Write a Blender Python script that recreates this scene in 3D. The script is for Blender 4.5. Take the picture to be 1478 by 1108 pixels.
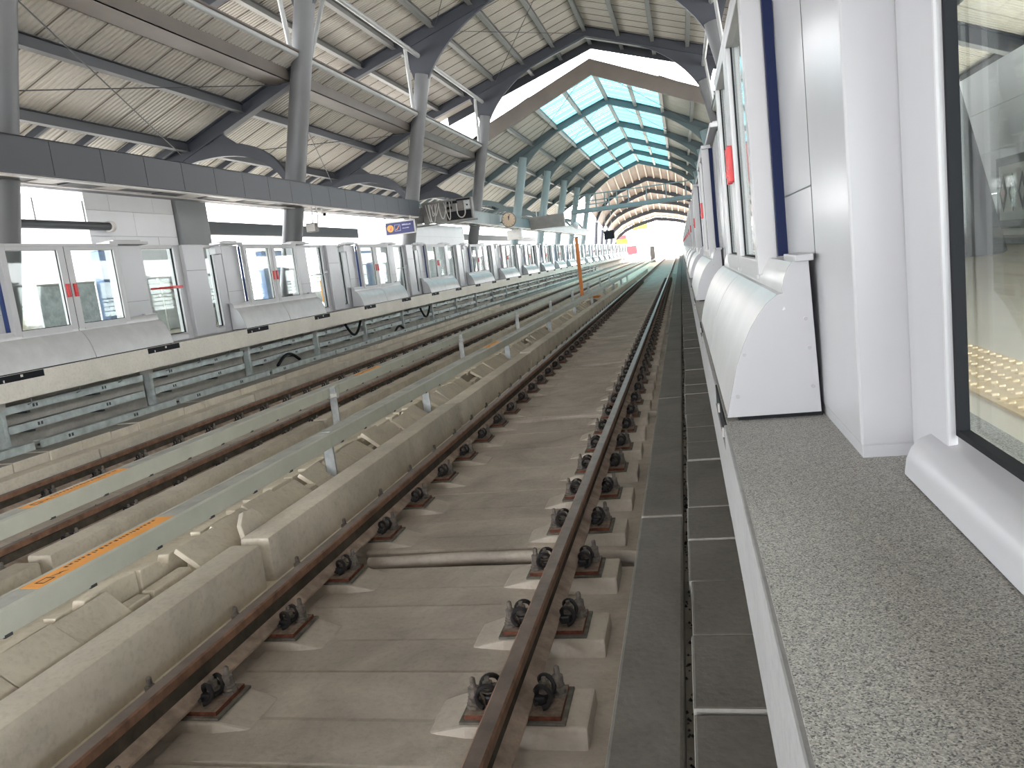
import bpy, bmesh, math, random
from mathutils import Vector, Matrix

random.seed(7)
for o in list(bpy.data.objects): bpy.data.objects.remove(o, do_unlink=True)
SC = bpy.context.scene
COL = SC.collection

# ------------------------------------------------------------------ camera, sky, sun, exposure
H = 1.572                                   # lens height above the rail heads (gauge 1.435 m sets the scale)
F_PX = 1130.82
RIGHT = Vector((0.97105764, 0.20780517, -0.11774578))
DOWN = Vector((-0.08241355, -0.17118377, -0.98178619))
FWD = Vector((-0.22417642, 0.96307483, -0.14910335))
cam_d = bpy.data.cameras.new('camera'); cam = bpy.data.objects.new('camera', cam_d); COL.objects.link(cam)
cam_d.sensor_fit = 'HORIZONTAL'; cam_d.sensor_width = 36.0; cam_d.lens = F_PX / 1478.0 * 36.0
cam_d.clip_start = 0.02; cam_d.clip_end = 2000
M3 = Matrix((RIGHT, -DOWN, -FWD)).transposed()
cam.matrix_world = Matrix.Translation((0, 0, H)) @ M3.to_4x4()
SC.camera = cam

w = bpy.data.worlds.new('world'); SC.world = w; w.use_nodes = True
bg = w.node_tree.nodes['Background']
bg.inputs['Color'].default_value = (0.97, 0.985, 1.0, 1); bg.inputs['Strength'].default_value = 3.6

sd = bpy.data.lights.new('sun', 'SUN'); sd.energy = 5.0; sd.angle = math.radians(6); sd.color = (1.0, 0.95, 0.86)
sun = bpy.data.objects.new('sun', sd); COL.objects.link(sun)
sun.rotation_euler = Vector((-0.22, 0.30, -0.93)).to_track_quat('-Z', 'Y').to_euler()

SC.view_settings.view_transform = 'Standard'; SC.view_settings.look = 'None'
SC.view_settings.gamma = 1.0; SC.view_settings.use_curve_mapping = False
SC.view_settings.exposure = 1.88

# ------------------------------------------------------------------ materials
def nodes_of(name):
    m = bpy.data.materials.new(name); m.use_nodes = True
    return m, m.node_tree.nodes, m.node_tree.links
def paint(name, col, rough=0.5, metal=0.0, var=0.0, scale=3.0, bump=0.0, bscale=60.0, col2=None, spec=0.5):
    m, N, L = nodes_of(name); b = N['Principled BSDF']
    b.inputs['Roughness'].default_value = rough; b.inputs['Metallic'].default_value = metal
    b.inputs['Base Color'].default_value = (*col, 1); b.inputs['Specular IOR Level'].default_value = spec
    g = None
    if var or bump: g = N.new('ShaderNodeNewGeometry')
    if var:
        n1 = N.new('ShaderNodeTexNoise'); n1.inputs['Scale'].default_value = scale; n1.inputs['Detail'].default_value = 6; n1.inputs['Roughness'].default_value = 0.62
        L.new(g.outputs['Position'], n1.inputs['Vector'])
        r = N.new('ShaderNodeValToRGB'); r.color_ramp.elements[0].position = 0.33; r.color_ramp.elements[1].position = 0.68
        c2 = col2 if col2 else tuple(c * (1 - var) for c in col)
        r.color_ramp.elements[0].color = (*c2, 1); r.color_ramp.elements[1].color = (*[min(1, c * (1 + 0.35 * var)) for c in col], 1)
        L.new(n1.outputs['Fac'], r.inputs['Fac']); L.new(r.outputs['Color'], b.inputs['Base Color'])
    if bump:
        n2 = N.new('ShaderNodeTexNoise'); n2.inputs['Scale'].default_value = bscale; n2.inputs['Detail'].default_value = 4
        L.new(g.outputs['Position'], n2.inputs['Vector'])
        bp = N.new('ShaderNodeBump'); bp.inputs['Strength'].default_value = bump; bp.inputs['Distance'].default_value = 0.01
        L.new(n2.outputs['Fac'], bp.inputs['Height']); L.new(bp.outputs['Normal'], b.inputs['Normal'])
    return m
def concrete(name, col, dark=0.45, stain=0.5, speck=True):
    m, N, L = nodes_of(name); b = N['Principled BSDF']; b.inputs['Roughness'].default_value = 0.88; b.inputs['Specular IOR Level'].default_value = 0.25
    g = N.new('ShaderNodeNewGeometry')
    n1 = N.new('ShaderNodeTexNoise'); n1.inputs['Scale'].default_value = 1.7; n1.inputs['Detail'].default_value = 8; n1.inputs['Roughness'].default_value = 0.66; n1.inputs['Distortion'].default_value = 0.6
    n2 = N.new('ShaderNodeTexNoise'); n2.inputs['Scale'].default_value = 34; n2.inputs['Detail'].default_value = 5
    for n in (n1, n2): L.new(g.outputs['Position'], n.inputs['Vector'])
    r = N.new('ShaderNodeValToRGB'); e = r.color_ramp.elements
    e[0].position = 0.30; e[1].position = 0.62
    e[0].color = (*[c * (1 - dark * stain) for c in col], 1); e[1].color = (*col, 1)
    x = e.new(0.80); x.color = (*[min(1, c * 1.12) for c in col], 1)
    L.new(n1.outputs['Fac'], r.inputs['Fac'])
    r2 = N.new('ShaderNodeValToRGB'); r2.color_ramp.elements[0].position = 0.28; r2.color_ramp.elements[1].position = 0.5
    r2.color_ramp.elements[0].color = (0.62, 0.60, 0.57, 1); r2.color_ramp.elements[1].color = (1, 1, 1, 1)
    L.new(n2.outputs['Fac'], r2.inputs['Fac'])
    mx = N.new('ShaderNodeMix'); mx.data_type = 'RGBA'; mx.blend_type = 'MULTIPLY'; mx.inputs['Factor'].default_value = 0.30
    L.new(r.outputs['Color'], mx.inputs['A']); L.new(r2.outputs['Color'], mx.inputs['B']); L.new(mx.outputs['Result'], b.inputs['Base Color'])
    bp = N.new('ShaderNodeBump'); bp.inputs['Strength'].default_value = 0.35; bp.inputs['Distance'].default_value = 0.006
    L.new(n2.outputs['Fac'], bp.inputs['Height']); L.new(bp.outputs['Normal'], b.inputs['Normal'])
    return m
def granite_mat(name, lo, hi):
    m, N, L = nodes_of(name); b = N['Principled BSDF']; b.inputs['Roughness'].default_value = 0.6
    g = N.new('ShaderNodeNewGeometry')
    n1 = N.new('ShaderNodeTexVoronoi'); n1.inputs['Scale'].default_value = 480; n1.inputs['Randomness'].default_value = 1.0
    n2 = N.new('ShaderNodeTexNoise'); n2.inputs['Scale'].default_value = 2.2; n2.inputs['Detail'].default_value = 4
    for n in (n1, n2): L.new(g.outputs['Position'], n.inputs['Vector'])
    r = N.new('ShaderNodeValToRGB'); e = r.color_ramp.elements
    e[0].position = 0.0; e[0].color = (*lo, 1); e[1].position = 1.0; e[1].color = (*hi, 1)
    x = e.new(0.30); x.color = (*[a + (c - a) * .42 for a, c in zip(lo, hi)], 1)
    x = e.new(0.75); x.color = (*[a + (c - a) * .66 for a, c in zip(lo, hi)], 1)
    sp = N.new('ShaderNodeSeparateColor'); L.new(n1.outputs['Color'], sp.inputs[0]); L.new(sp.outputs[0], r.inputs['Fac'])
    mr = N.new('ShaderNodeMapRange'); mr.inputs['To Min'].default_value = 0.82; mr.inputs['To Max'].default_value = 1.14
    L.new(n2.outputs['Fac'], mr.inputs['Value'])
    mx = N.new('ShaderNodeMix'); mx.data_type = 'RGBA'; mx.blend_type = 'MULTIPLY'; mx.inputs['Factor'].default_value = 1.0
    L.new(r.outputs['Color'], mx.inputs['A']); L.new(mr.outputs['Result'], mx.inputs['B']); L.new(mx.outputs['Result'], b.inputs['Base Color'])
    return m
def glass_mat(name, tint, ior=1.45, rough=0.02):
    m, N, L = nodes_of(name); N.remove(N['Principled BSDF']); out = N['Material Output']
    t = N.new('ShaderNodeBsdfTransparent'); t.inputs['Color'].default_value = (*tint, 1)
    gl = N.new('ShaderNodeBsdfGlossy'); gl.inputs['Roughness'].default_value = rough
    lw = N.new('ShaderNodeLayerWeight'); lw.inputs['Blend'].default_value = 0.5
    pw = N.new('ShaderNodeMath'); pw.operation = 'POWER'; pw.inputs[1].default_value = 5.0; L.new(lw.outputs['Facing'], pw.inputs[0])
    f = N.new('ShaderNodeMath'); f.operation = 'MULTIPLY_ADD'; f.inputs[1].default_value = 0.75; f.inputs[2].default_value = 0.035; L.new(pw.outputs[0], f.inputs[0])
    mx = N.new('ShaderNodeMixShader'); L.new(f.outputs[0], mx.inputs['Fac']); L.new(t.outputs['BSDF'], mx.inputs[1]); L.new(gl.outputs['BSDF'], mx.inputs[2])
    L.new(mx.outputs['Shader'], out.inputs['Surface']); return m
def skylight_mat(name, tint, diff):
    m, N, L = nodes_of(name); N.remove(N['Principled BSDF']); out = N['Material Output']
    t = N.new('ShaderNodeBsdfTransparent')
    g = N.new('ShaderNodeNewGeometry'); sp = N.new('ShaderNodeSeparateXYZ'); L.new(g.outputs['Position'], sp.inputs[0])
    sn = N.new('ShaderNodeMath'); sn.operation = 'MULTIPLY'; sn.inputs[1].default_value = 2 * math.pi / 1.55; L.new(sp.outputs['Y'], sn.inputs[0])
    s2 = N.new('ShaderNodeMath'); s2.operation = 'SINE'; L.new(sn.outputs[0], s2.inputs[0])
    rp = N.new('ShaderNodeValToRGB'); rp.color_ramp.elements[0].position = 0.45; rp.color_ramp.elements[1].position = 0.85
    mr = N.new('ShaderNodeMapRange'); mr.inputs['From Min'].default_value = -1; L.new(s2.outputs[0], mr.inputs['Value']); L.new(mr.outputs['Result'], rp.inputs['Fac'])
    rp.color_ramp.elements[0].color = (tint[0] * .5, tint[1] * .66, tint[2] * .72, 1); rp.color_ramp.elements[1].color = (tint[0] * 4.2, tint[1] * 2.0, tint[2] * 1.8, 1)
    L.new(rp.outputs['Color'], t.inputs['Color'])
    tr = N.new('ShaderNodeBsdfTranslucent'); tr.inputs['Color'].default_value = (*diff, 1)
    mx = N.new('ShaderNodeMixShader'); mx.inputs['Fac'].default_value = 0.45
    L.new(t.outputs['BSDF'], mx.inputs[1]); L.new(tr.outputs['BSDF'], mx.inputs[2]); L.new(mx.outputs['Shader'], out.inputs['Surface']); return m

MT = dict(
    bed=concrete('track_concrete', (0.61, 0.55, 0.485), 0.45, 0.8),
    plinth=concrete('plinth_concrete', (0.62, 0.56, 0.49), 0.38, 0.7),
    barrier=concrete('barrier_concrete', (0.74, 0.675, 0.575), 0.36, 0.7),
    trough=concrete('trough_concrete', (0.82, 0.74, 0.61), 0.36, 0.65),
    walk=concrete('walkway_concrete', (0.205, 0.193, 0.178), 0.4, 0.7),
    walk_edge=concrete('lit_walkway_edge', (0.38, 0.37, 0.345), 0.4, 0.7),  # walkway concrete in a lighter colour, painting side light onto upright faces
    deck=concrete('deck_concrete', (0.36, 0.345, 0.315), 0.4, 0.8),
    under=concrete('recess_concrete', (0.56, 0.53, 0.47), 0.4, 0.8),
    edge=concrete('edge_beam_concrete', (0.70, 0.665, 0.60), 0.2, 0.6),
    edge_grey=concrete('edge_face_grey', (0.34, 0.34, 0.34), 0.2, 0.6),
    plate_top=paint('dusty_plate_top', (0.30, 0.235, 0.19), 0.85, 0.0, 0.4, 30, 0.2, 90, spec=0.2),
    granite=granite_mat('grey_granite', (0.07, 0.07, 0.069), (0.56, 0.54, 0.50)),
    rail_head=paint('rusty_rail_head', (0.30, 0.165, 0.11), 0.5, 0.15, 0.5, 9, 0.15, 90, spec=0.4),
    rail_top=paint('worn_rail_top', (0.24, 0.19, 0.165), 0.45, 0.4, 0.35, 6),
    rail_web=paint('grimy_rail_web', (0.10, 0.085, 0.068), 0.8, 0.0, 0.5, 8, 0.3, 60, spec=0.2),
    rail_foot=paint('dusty_rail_foot', (0.52, 0.41, 0.335), 0.85, 0.0, 0.45, 7, 0.3, 70, spec=0.2),
    plate=paint('rust_red_plate', (0.20, 0.075, 0.05), 0.8, 0.0, 0.55, 25, 0.3, 90, spec=0.2),
    pad=paint('grey_rubber_pad', (0.20, 0.19, 0.165), 0.9, 0.0, 0.4, 20, spec=0.2),
    clip=paint('black_spring_steel', (0.035, 0.032, 0.035), 0.5, 0.3, 0.4, 30),
    bolt=paint('dull_zinc_bolt', (0.20, 0.175, 0.155), 0.55, 0.25, 0.5, 40),
    cover=paint('grey_green_fibreglass', (0.56, 0.57, 0.50), 0.5, 0.0, 0.12, 2.5),
    cover_top=paint('weathered_cover_top', (0.45, 0.45, 0.42), 0.6, 0.0, 0.3, 4),
    galv=paint('galvanised_steel', (0.46, 0.49, 0.50), 0.42, 0.55, 0.3, 9),
    rack=paint('dull_galvanised_rack', (0.56, 0.62, 0.61), 0.5, 0.2, 0.3, 6),
    orange=paint('orange_sticker', (0.95, 0.40, 0.06), 0.5, 0.0, 0.1, 8),
    pole=paint('orange_paint', (0.62, 0.19, 0.03), 0.5, 0.0, 0.15, 6),
    ink=paint('black_ink', (0.02, 0.02, 0.02), 0.6),
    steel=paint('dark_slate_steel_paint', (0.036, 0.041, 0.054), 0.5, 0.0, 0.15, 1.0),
    teal=paint('skylight_tinted_steel_paint', (0.08, 0.11, 0.118), 0.5, 0.0, 0.1, 1.0),  # steel paint with the cyan skylight glow mixed into its colour
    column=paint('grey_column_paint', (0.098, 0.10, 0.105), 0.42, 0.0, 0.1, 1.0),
    tcolumn=paint('skylight_tinted_column_paint', (0.17, 0.225, 0.24), 0.42, 0.0, 0.1, 1.0),  # column paint, brightened and tinted by colour for light from the skylights
    purlin=paint('grey_purlin_paint', (0.15, 0.153, 0.15), 0.45, 0.0, 0.1, 1.0),
    chord=paint('pale_tube_paint', (0.30, 0.31, 0.31), 0.4, 0.0, 0.1, 1.0),
    gutter=paint('brown_grey_gutter', (0.11, 0.093, 0.08), 0.5, 0.0, 0.2, 0.8),
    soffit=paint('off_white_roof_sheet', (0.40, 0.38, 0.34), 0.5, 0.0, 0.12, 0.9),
    soffit_far=paint('warm_lit_roof_sheet', (0.27, 0.215, 0.19), 0.5, 0.0, 0.1, 0.9),  # warm light on the end roof is painted into the sheet colour
    white_purlin=paint('white_purlin_paint', (0.52, 0.47, 0.43), 0.5),
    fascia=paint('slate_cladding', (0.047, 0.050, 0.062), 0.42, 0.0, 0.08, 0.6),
    tfascia=paint('skylight_tinted_cladding', (0.15, 0.195, 0.205), 0.42, 0.0, 0.08, 0.6),  # beam cladding with the teal light of the skylights put into its colour
    trim=paint('pale_trim', (0.62, 0.60, 0.58), 0.4, 0.0, 0.15, 3),
    white=paint('white_powder_coat', (0.43, 0.432, 0.45), 0.27, 0.0, 0.04, 1.5),
    whiteb=paint('silver_white_coat', (0.47, 0.47, 0.48), 0.40, 0.1, 0.05, 1.5),
    skirt=paint('brushed_aluminium_cover', (0.56, 0.565, 0.57), 0.33, 0.15, 0.10, 5),
    black=paint('black_rubber', (0.009, 0.010, 0.013), 0.7, spec=0.2),
    blue=paint('blue_rubber_strip', (0.015, 0.04, 0.15), 0.45),
    navy=paint('navy_rubber_strip', (0.006, 0.013, 0.055), 0.6, spec=0.2),
    lowpurlin=paint('slate_purlin_paint', (0.058, 0.061, 0.068), 0.45, 0.0, 0.1, 1.0),
    red=paint('red_plastic', (0.60, 0.025, 0.03), 0.35),
    screw=paint('steel_screw_head', (0.35, 0.35, 0.36), 0.3, 0.9),
    glass=glass_mat('screen_glass', (0.93, 0.97, 0.955)),
    skylight=skylight_mat('cyan_polycarbonate', (0.024, 0.070, 0.083), (0.08, 0.22, 0.25)),
    wallwhite=paint('white_wall_panel', (0.72, 0.73, 0.75), 0.4, 0.0, 0.05, 0.8),
    wallgrey=paint('grey_wall_panel', (0.20, 0.21, 0.22), 0.45, 0.0, 0.1, 0.8),
    dark=paint('dark_slate', (0.05, 0.055, 0.06), 0.5),
    tactile=paint('cream_tactile_tile', (0.72, 0.56, 0.36), 0.6, 0.0, 0.1, 5),
    floor_in=paint('cream_terrazzo', (0.66, 0.60, 0.50), 0.3, 0.0, 0.06, 4),
    bluesign=paint('blue_sign_face', (0.03, 0.035, 0.14), 0.35),
    amber=paint('amber_mark', (0.80, 0.36, 0.06), 0.5),
    pale=paint('pale_lettering', (0.42, 0.42, 0.58), 0.5),
    yellow=paint('yellow_board', (0.90, 0.78, 0.05), 0.5),
    redfar=paint('red_board', (0.80, 0.08, 0.09), 0.5),
    far_yellow=paint('far_yellow_board', (0.15, 0.125, 0.006), 0.6),
    far_red=paint('far_red_board', (0.12, 0.012, 0.018), 0.6),
    clockface=paint('cream_clock_face', (0.78, 0.62, 0.46), 0.4),
    boardgrey=paint('brown_grey_case', (0.19, 0.17, 0.16), 0.5, 0.0, 0.15, 3),
    ledcase=paint('grey_open_case', (0.16, 0.16, 0.155), 0.5, 0.0, 0.3, 6),
    cable=paint('pale_cable', (0.45, 0.44, 0.42), 0.5),
    ground=paint('pale_street', (0.42, 0.41, 0.39), 0.9, 0.0, 0.2, 0.05),
    bluead=paint('blue_advert_panel', (0.10, 0.20, 0.45), 0.35, 0.0, 0.4, 1.5, col2=(0.35, 0.45, 0.62)),
    railing=paint('pale_green_grey_railing', (0.45, 0.48, 0.46), 0.45, 0.2),
    facade=paint('pale_facade', (0.62, 0.60, 0.56), 0.8, 0.0, 0.1, 0.3),
    pattern=paint('pattern_tile_dark', (0.16, 0.17, 0.16), 0.5),
    pattern2=paint('pattern_tile_light', (0.62, 0.60, 0.54), 0.5),
)

# ------------------------------------------------------------------ mesh builder
class MB:
    def __init__(s): s.v = []; s.f = []; s.m = []
    def add(s, vs, fs, m=0):
        o = len(s.v); s.v += [tuple(v) for v in vs]; s.f += [tuple(i + o for i in f) for f in fs]; s.m += [m] * len(fs); return s
    def box(s, x0, x1, y0, y1, z0, z1, m=0):
        vs = [(x, y, z) for x in (x0, x1) for y in (y0, y1) for z in (z0, z1)]
        return s.add(vs, [(0, 1, 3, 2), (4, 6, 7, 5), (0, 4, 5, 1), (2, 3, 7, 6), (0, 2, 6, 4), (1, 5, 7, 3)], m)
    def prism(s, poly, a, b, axis='y', m=0, cap=True):
        n = len(poly)
        def P(p, t):
            return (p[0], t, p[1]) if axis == 'y' else ((t, p[0], p[1]) if axis == 'x' else (p[0], p[1], t))
        vs = [P(p, a) for p in poly] + [P(p, b) for p in poly]
        fs = [(i, (i + 1) % n, n + (i + 1) % n, n + i) for i in range(n)]
        if cap: fs += [tuple(range(n)), tuple(range(2 * n - 1, n - 1, -1))]
        return s.add(vs, fs, m)
    def tube(s, pts, r, n=10, m=0, caps=True):
        pts = [Vector(p) for p in pts]; rings = []
        rr = r if isinstance(r, (list, tuple)) else [r] * len(pts)
        prev = None
        for i, p in enumerate(pts):
            d = (pts[min(i + 1, len(pts) - 1)] - pts[max(i - 1, 0)]).normalized()
            if prev is None:
                a = d.orthogonal().normalized()
            else:
                a = (prev - d * prev.dot(d)).normalized()
            prev = a; b = d.cross(a)
            rings.append([p + (a * math.cos(t) + b * math.sin(t)) * rr[i] for t in [2 * math.pi * k / n for k in range(n)]])
        vs = [v for rg in rings for v in rg]; fs = []
        for i in range(len(pts) - 1):
            for k in range(n): fs.append((i * n + k, i * n + (k + 1) % n, (i + 1) * n + (k + 1) % n, (i + 1) * n + k))
        if caps: fs += [tuple(range(n)), tuple(range((len(pts) - 1) * n, len(pts) * n))]
        return s.add(vs, fs, m)
    def lathe(s, prof, c, n=12, m=0):
        vs = []; fs = []
        for (r, z) in prof: vs += [(c[0] + r * math.cos(2 * math.pi * k / n), c[1] + r * math.sin(2 * math.pi * k / n), c[2] + z) for k in range(n)]
        for i in range(len(prof) - 1):
            for k in range(n): fs.append((i * n + k, i * n + (k + 1) % n, (i + 1) * n + (k + 1) % n, (i + 1) * n + k))
        fs += [tuple(range(n)), tuple(range((len(prof) - 1) * n, len(prof) * n))]
        return s.add(vs, fs, m)
    def band(s, path, d0, d1, a, b, m=0):
        """polygon strip between path shifted by d0 and by d1 in z, extruded in y"""
        return s.prism([(p[0], p[1] + d0) for p in path] + [(p[0], p[1] + d1) for p in reversed(path)], a, b, 'y', m)
    def mesh(s, name, mats, bev=0.0, smooth=None):
        me = bpy.data.meshes.new(name); me.from_pydata(s.v, [], s.f)
        for i, m in enumerate(s.m): me.polygons[i].material_index = m
        bm = bmesh.new(); bm.from_mesh(me)
        bmesh.ops.recalc_face_normals(bm, faces=bm.faces)
        if bev:
            bmesh.ops.bevel(bm, geom=[e for e in bm.edges if len(e.link_faces) == 2 and e.calc_face_angle(0) > 0.5], offset=bev, segments=2, profile=0.6, affect='EDGES', clamp_overlap=True)
        bm.to_mesh(me); bm.free()
        for m in mats: me.materials.append(MT[m] if isinstance(m, str) else m)
        if smooth:
            me.polygons.foreach_set('use_smooth', [True] * len(me.polygons)); me.set_sharp_from_angle(angle=math.radians(smooth))
        return me
def put(name, me, parent=None, loc=(0, 0, 0), rot=None):
    o = bpy.data.objects.new(name, me); COL.objects.link(o); o.location = loc
    if rot: o.rotation_euler = rot
    if parent: o.parent = parent
    return o
def mk(name, mb, mats, parent=None, loc=(0, 0, 0), bev=0.0, smooth=None, rot=None):
    if isinstance(mats, str): mats = [mats]
    return put(name, mb.mesh(name, mats, bev, smooth), parent, loc, rot)
def empty(name, loc=(0, 0, 0)):
    o = bpy.data.objects.new(name, None); COL.objects.link(o); o.location = loc; o.empty_display_size = 0.2; return o
def tag(o, label, cat, group=None):
    o['label'] = label; o['category'] = cat
    if group: o['group'] = group
    return o
def struct(o): o['kind'] = 'structure'; return o
ORD = ('nearest,second,third,fourth,fifth,sixth,seventh,eighth,ninth,tenth,eleventh,twelfth,thirteenth,fourteenth,fifteenth,sixteenth,seventeenth,'
       'eighteenth,nineteenth,twentieth').split(',')
TENS = {2: 'twenty', 3: 'thirty', 4: 'forty', 5: 'fifty', 6: 'sixty'}
def ordi(i):
    if i < 20: return ORD[i]
    n = i + 1; t, u = divmod(n, 10)
    if u == 0: return TENS[t][:-1] + 'ieth'
    return TENS[t] + '-' + ['', 'first', 'second', 'third', 'fourth', 'fifth', 'sixth', 'seventh', 'eighth', 'ninth'][u]
def nth(i): return 'the nearest' if i == 0 else ordi(i) + ' nearest'
def bez(p0, p1, p2, n=10):
    return [tuple((1 - t) ** 2 * a + 2 * t * (1 - t) * b + t * t * c for a, b, c in zip(p0, p1, p2)) for t in [k / n for k in range(n + 1)]]

XC = -3.62                                  # plane half way between the two tracks
def X(s, u): return XC + s * u
ZP = 1.03                                   # platform top

# ------------------------------------------------------------------ ground, deck, platforms
mb = MB().box(-300, 300, -120, 700, -12.3, -12); struct(mk('floor_street', mb, 'ground'))
mb = MB().box(-8.6, 1.4, -40, 300, -0.9, -0.42); deck = struct(mk('floor_deck', mb, 'deck'))
for s, nm in ((-1, 'left'), (1, 'right')):
    pf = struct(empty('floor_platform_' + nm))
    xs = sorted((X(s, 3.715), X(s, 12.0)))
    mk('platform_slab', MB().box(xs[0], xs[1], -40, 116.5, 0.80, 0.99), 'edge', pf)
    xs = sorted((X(s, 3.71), X(s, 4.35)))
    mk('edge_paving', MB().box(xs[0], xs[1], -40, 116.5, 0.985, ZP), 'granite', pf)
    xs = sorted((X(s, 4.35), X(s, 12.0)))
    mk('platform_paving', MB().box(xs[0], xs[1], -40, 116.5, 0.985, ZP - .002), 'floor_in', pf)
    xs = sorted((X(s, 3.70), X(s, 4.1)))
    # edge beam in lengths between the dark pockets under the door sills
    y = -40.0; c0 = 8.56 if s < 0 else 3.97; em = 'edge' if s < 0 else 'edge_grey'
    pk = sorted([c0 + 5.15 * k + d for k in range(-2, 22) for d in (-1.24, 1.32)])
    pk = [p for p in pk if p > -2.5 and p < 115]
    for i, p in enumerate(pk):
        if p - .36 > y: mk('edge_beam', MB().box(xs[0], xs[1], y, p - .36, 0.74, ZP - .003), em, pf, bev=.004 if p < 20 else 0)
        mk('edge_beam_lower', MB().box(xs[0], xs[1], p - .36, p + .36, 0.74, 0.95), em, pf)
        mk('pocket_back', MB().box(xs[0] + .004, xs[1] - .004, p - .355, p + .355, 0.95, ZP - .006), 'black', pf)
        if p < 32: mk('pocket_fitting', MB().box(xs[0] - .002, xs[1] + .002, p + .02, p + .05, 0.985, 1.012).box(xs[0] - .002, xs[1] + .002, p - .22, p - .205, 0.955, .985), 'trim', pf)
        y = p + .36
    mk('edge_beam', MB().box(xs[0], xs[1], y, 116.5, 0.74, ZP - .003), em, pf)
    xs = sorted((X(s, 4.85), X(s, 5.2)))
    struct(mk('wall_recess_' + nm, MB().box(xs[0], xs[1], -40, 116.5, -0.9, 0.80), 'under'))

# ------------------------------------------------------------------ track slabs, plinths, rails, fasteners
SP = 0.70; Y0 = 2.85 - 4 * SP
RL, RR = -2.302, -0.797                     # rail centre lines of the near track
LL, LR = 2 * XC - RR, 2 * XC - RL           # and of the far track
def wedge_panel(x0, x1):
    mb = MB(); n = 0
    mb.prism([(-.35, -.42), (-.35, -.250), (-.335, -.236), (-.05, -.238), (-.02, -.243), (.33, -.230), (.348, -.246), (.348, -.42)], x0, x1, 'x')
    return mb
def plinth(sd):
    """raised seat under one fastener; sd = +1 towards +x from the rail"""
    mb = MB()
    mb.prism([(-.16, -.30), (-.14, -.192), (.14, -.192), (.16, -.30)], -.20, .20, 'x')
    pts0 = [(-.16, -.30), (-.14, -.192), (.14, -.192), (.16, -.30)]
    return mb
def plinth_full(inner):
    """seat with a sloping haunch on the inner side of the gauge and a squared block on the outer side"""
    mb = MB(); i = inner
    a = [(-.17, -.30), (-.145, -.193), (.145, -.193), (.17, -.30)]
    def ring(x, sq=1.0, dz=0.0): return [(x, p[0] * sq, min(-.255, p[1]) if dz and k in (1, 2) else p[1]) for k, p in enumerate(a)]
    rings = [[(-i * .30, p[0], p[1]) for p in a], [(i * .19, p[0], p[1]) for p in a], [(i * .36, p[0] * .86, -.240 if k in (1, 2) else -.30) for k, p in enumerate(a)]]
    vs = [v for r in rings for v in r]; fs = []
    for q in range(2):
        for k in range(4): fs.append((q * 4 + k, q * 4 + (k + 1) % 4, q * 4 + 4 + (k + 1) % 4, q * 4 + 4 + k))
    fs += [(0, 1, 2, 3), (8, 9, 10, 11)]
    mb.add(vs, fs); return mb
PANEL = {}
NPAN = 150
for tname, (xa, xb) in (('near', (RL, RR)), ('far', (LL, LR))):
    tb = struct(empty('floor_trackbed_' + tname))
    wm = wedge_panel(xa + .04 - .0, xb - .04).mesh('slab_panel', ['bed'], .006)
    om1 = MB().prism([(-.35, -.42), (-.35, -.275), (.348, -.270), (.348, -.42)], xb - .04, xb + .47, 'x').mesh('outer_panel', ['bed'], .004)
    om2 = MB().prism([(-.35, -.42), (-.35, -.275), (.348, -.270), (.348, -.42)], xa - .47, xa + .04, 'x').mesh('outer_panel', ['bed'], .004)
    pl = plinth_full(+1).mesh('plinth', ['plinth'], .012); pr = plinth_full(-1).mesh('plinth', ['plinth'], .012)
    N_near = 75
    for i in range(N_near):
        y = Y0 + i * SP
        d = random.uniform(-.004, .004)
        q = i % 6; sh = -.07 if q == 0 else (.07 if q == 1 else 0)          # open joint every sixth panel
        for nm_, m_ in (('slab_panel', wm), ('outer_panel', om1), ('outer_panel', om2)):
            o = put(nm_, m_, tb, (0, y + sh, d))
            if sh: o.scale = (1, .80, 1)
        put('plinth', pl, tb, (xa, y, 0)); put('plinth', pr, tb, (xb, y, 0))
    ye = Y0 + N_near * SP - .35
    mk('far_slab', MB().box(xa - .47, xb + .47, ye, 300, -.42, -.238), 'bed', tb)
JOINT = [4.60 + 4.2 * k for k in range(10)]
def rail_mesh():
    mb = MB(); y0, y1 = -2.5, 300
    prof = [(-.072, -.160), (-.072, -.149), (-.018, -.118), (-.009, -.060), (-.034, -.046), (-.036, -.008), (-.028, 0), (.028, 0), (.036, -.008), (.034, -.046), (.009, -.060), (.018, -.118), (.072, -.149), (.072, -.160)]
    mid = {0: 2, 1: 2, 2: 1, 3: 1, 4: 0, 5: 0, 6: 3, 7: 0, 8: 0, 9: 1, 10: 1, 11: 2, 12: 2, 13: 2}
    n = len(prof)
    vs = [(p[0], y0, p[1]) for p in prof] + [(p[0], y1, p[1]) for p in prof]
    for i in range(n): mb.add([vs[i], vs[(i + 1) % n], vs[n + (i + 1) % n], vs[n + i]], [(0, 1, 2, 3)], mid[i])
    mb.add([(p[0], y0, p[1]) for p in prof], [tuple(range(n))], 1)
    return mb.mesh('rail', ['rail_head', 'rail_web', 'rail_foot', 'rail_top'])
rm = rail_mesh()
for x, lb in ((RL, 'rusty brown running rail beside the concrete upstand, left rail of the near track'), (RR, 'rusty running rail closest to the right platform'),
              (LL, 'rusty running rail nearest the left platform screen doors'), (LR, 'rusty running rail half hidden under the far grey third-rail cover')):
    tag(put('running_rail', rm, None, (x, 0, 0)), lb, 'rail', 'running rails')

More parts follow.
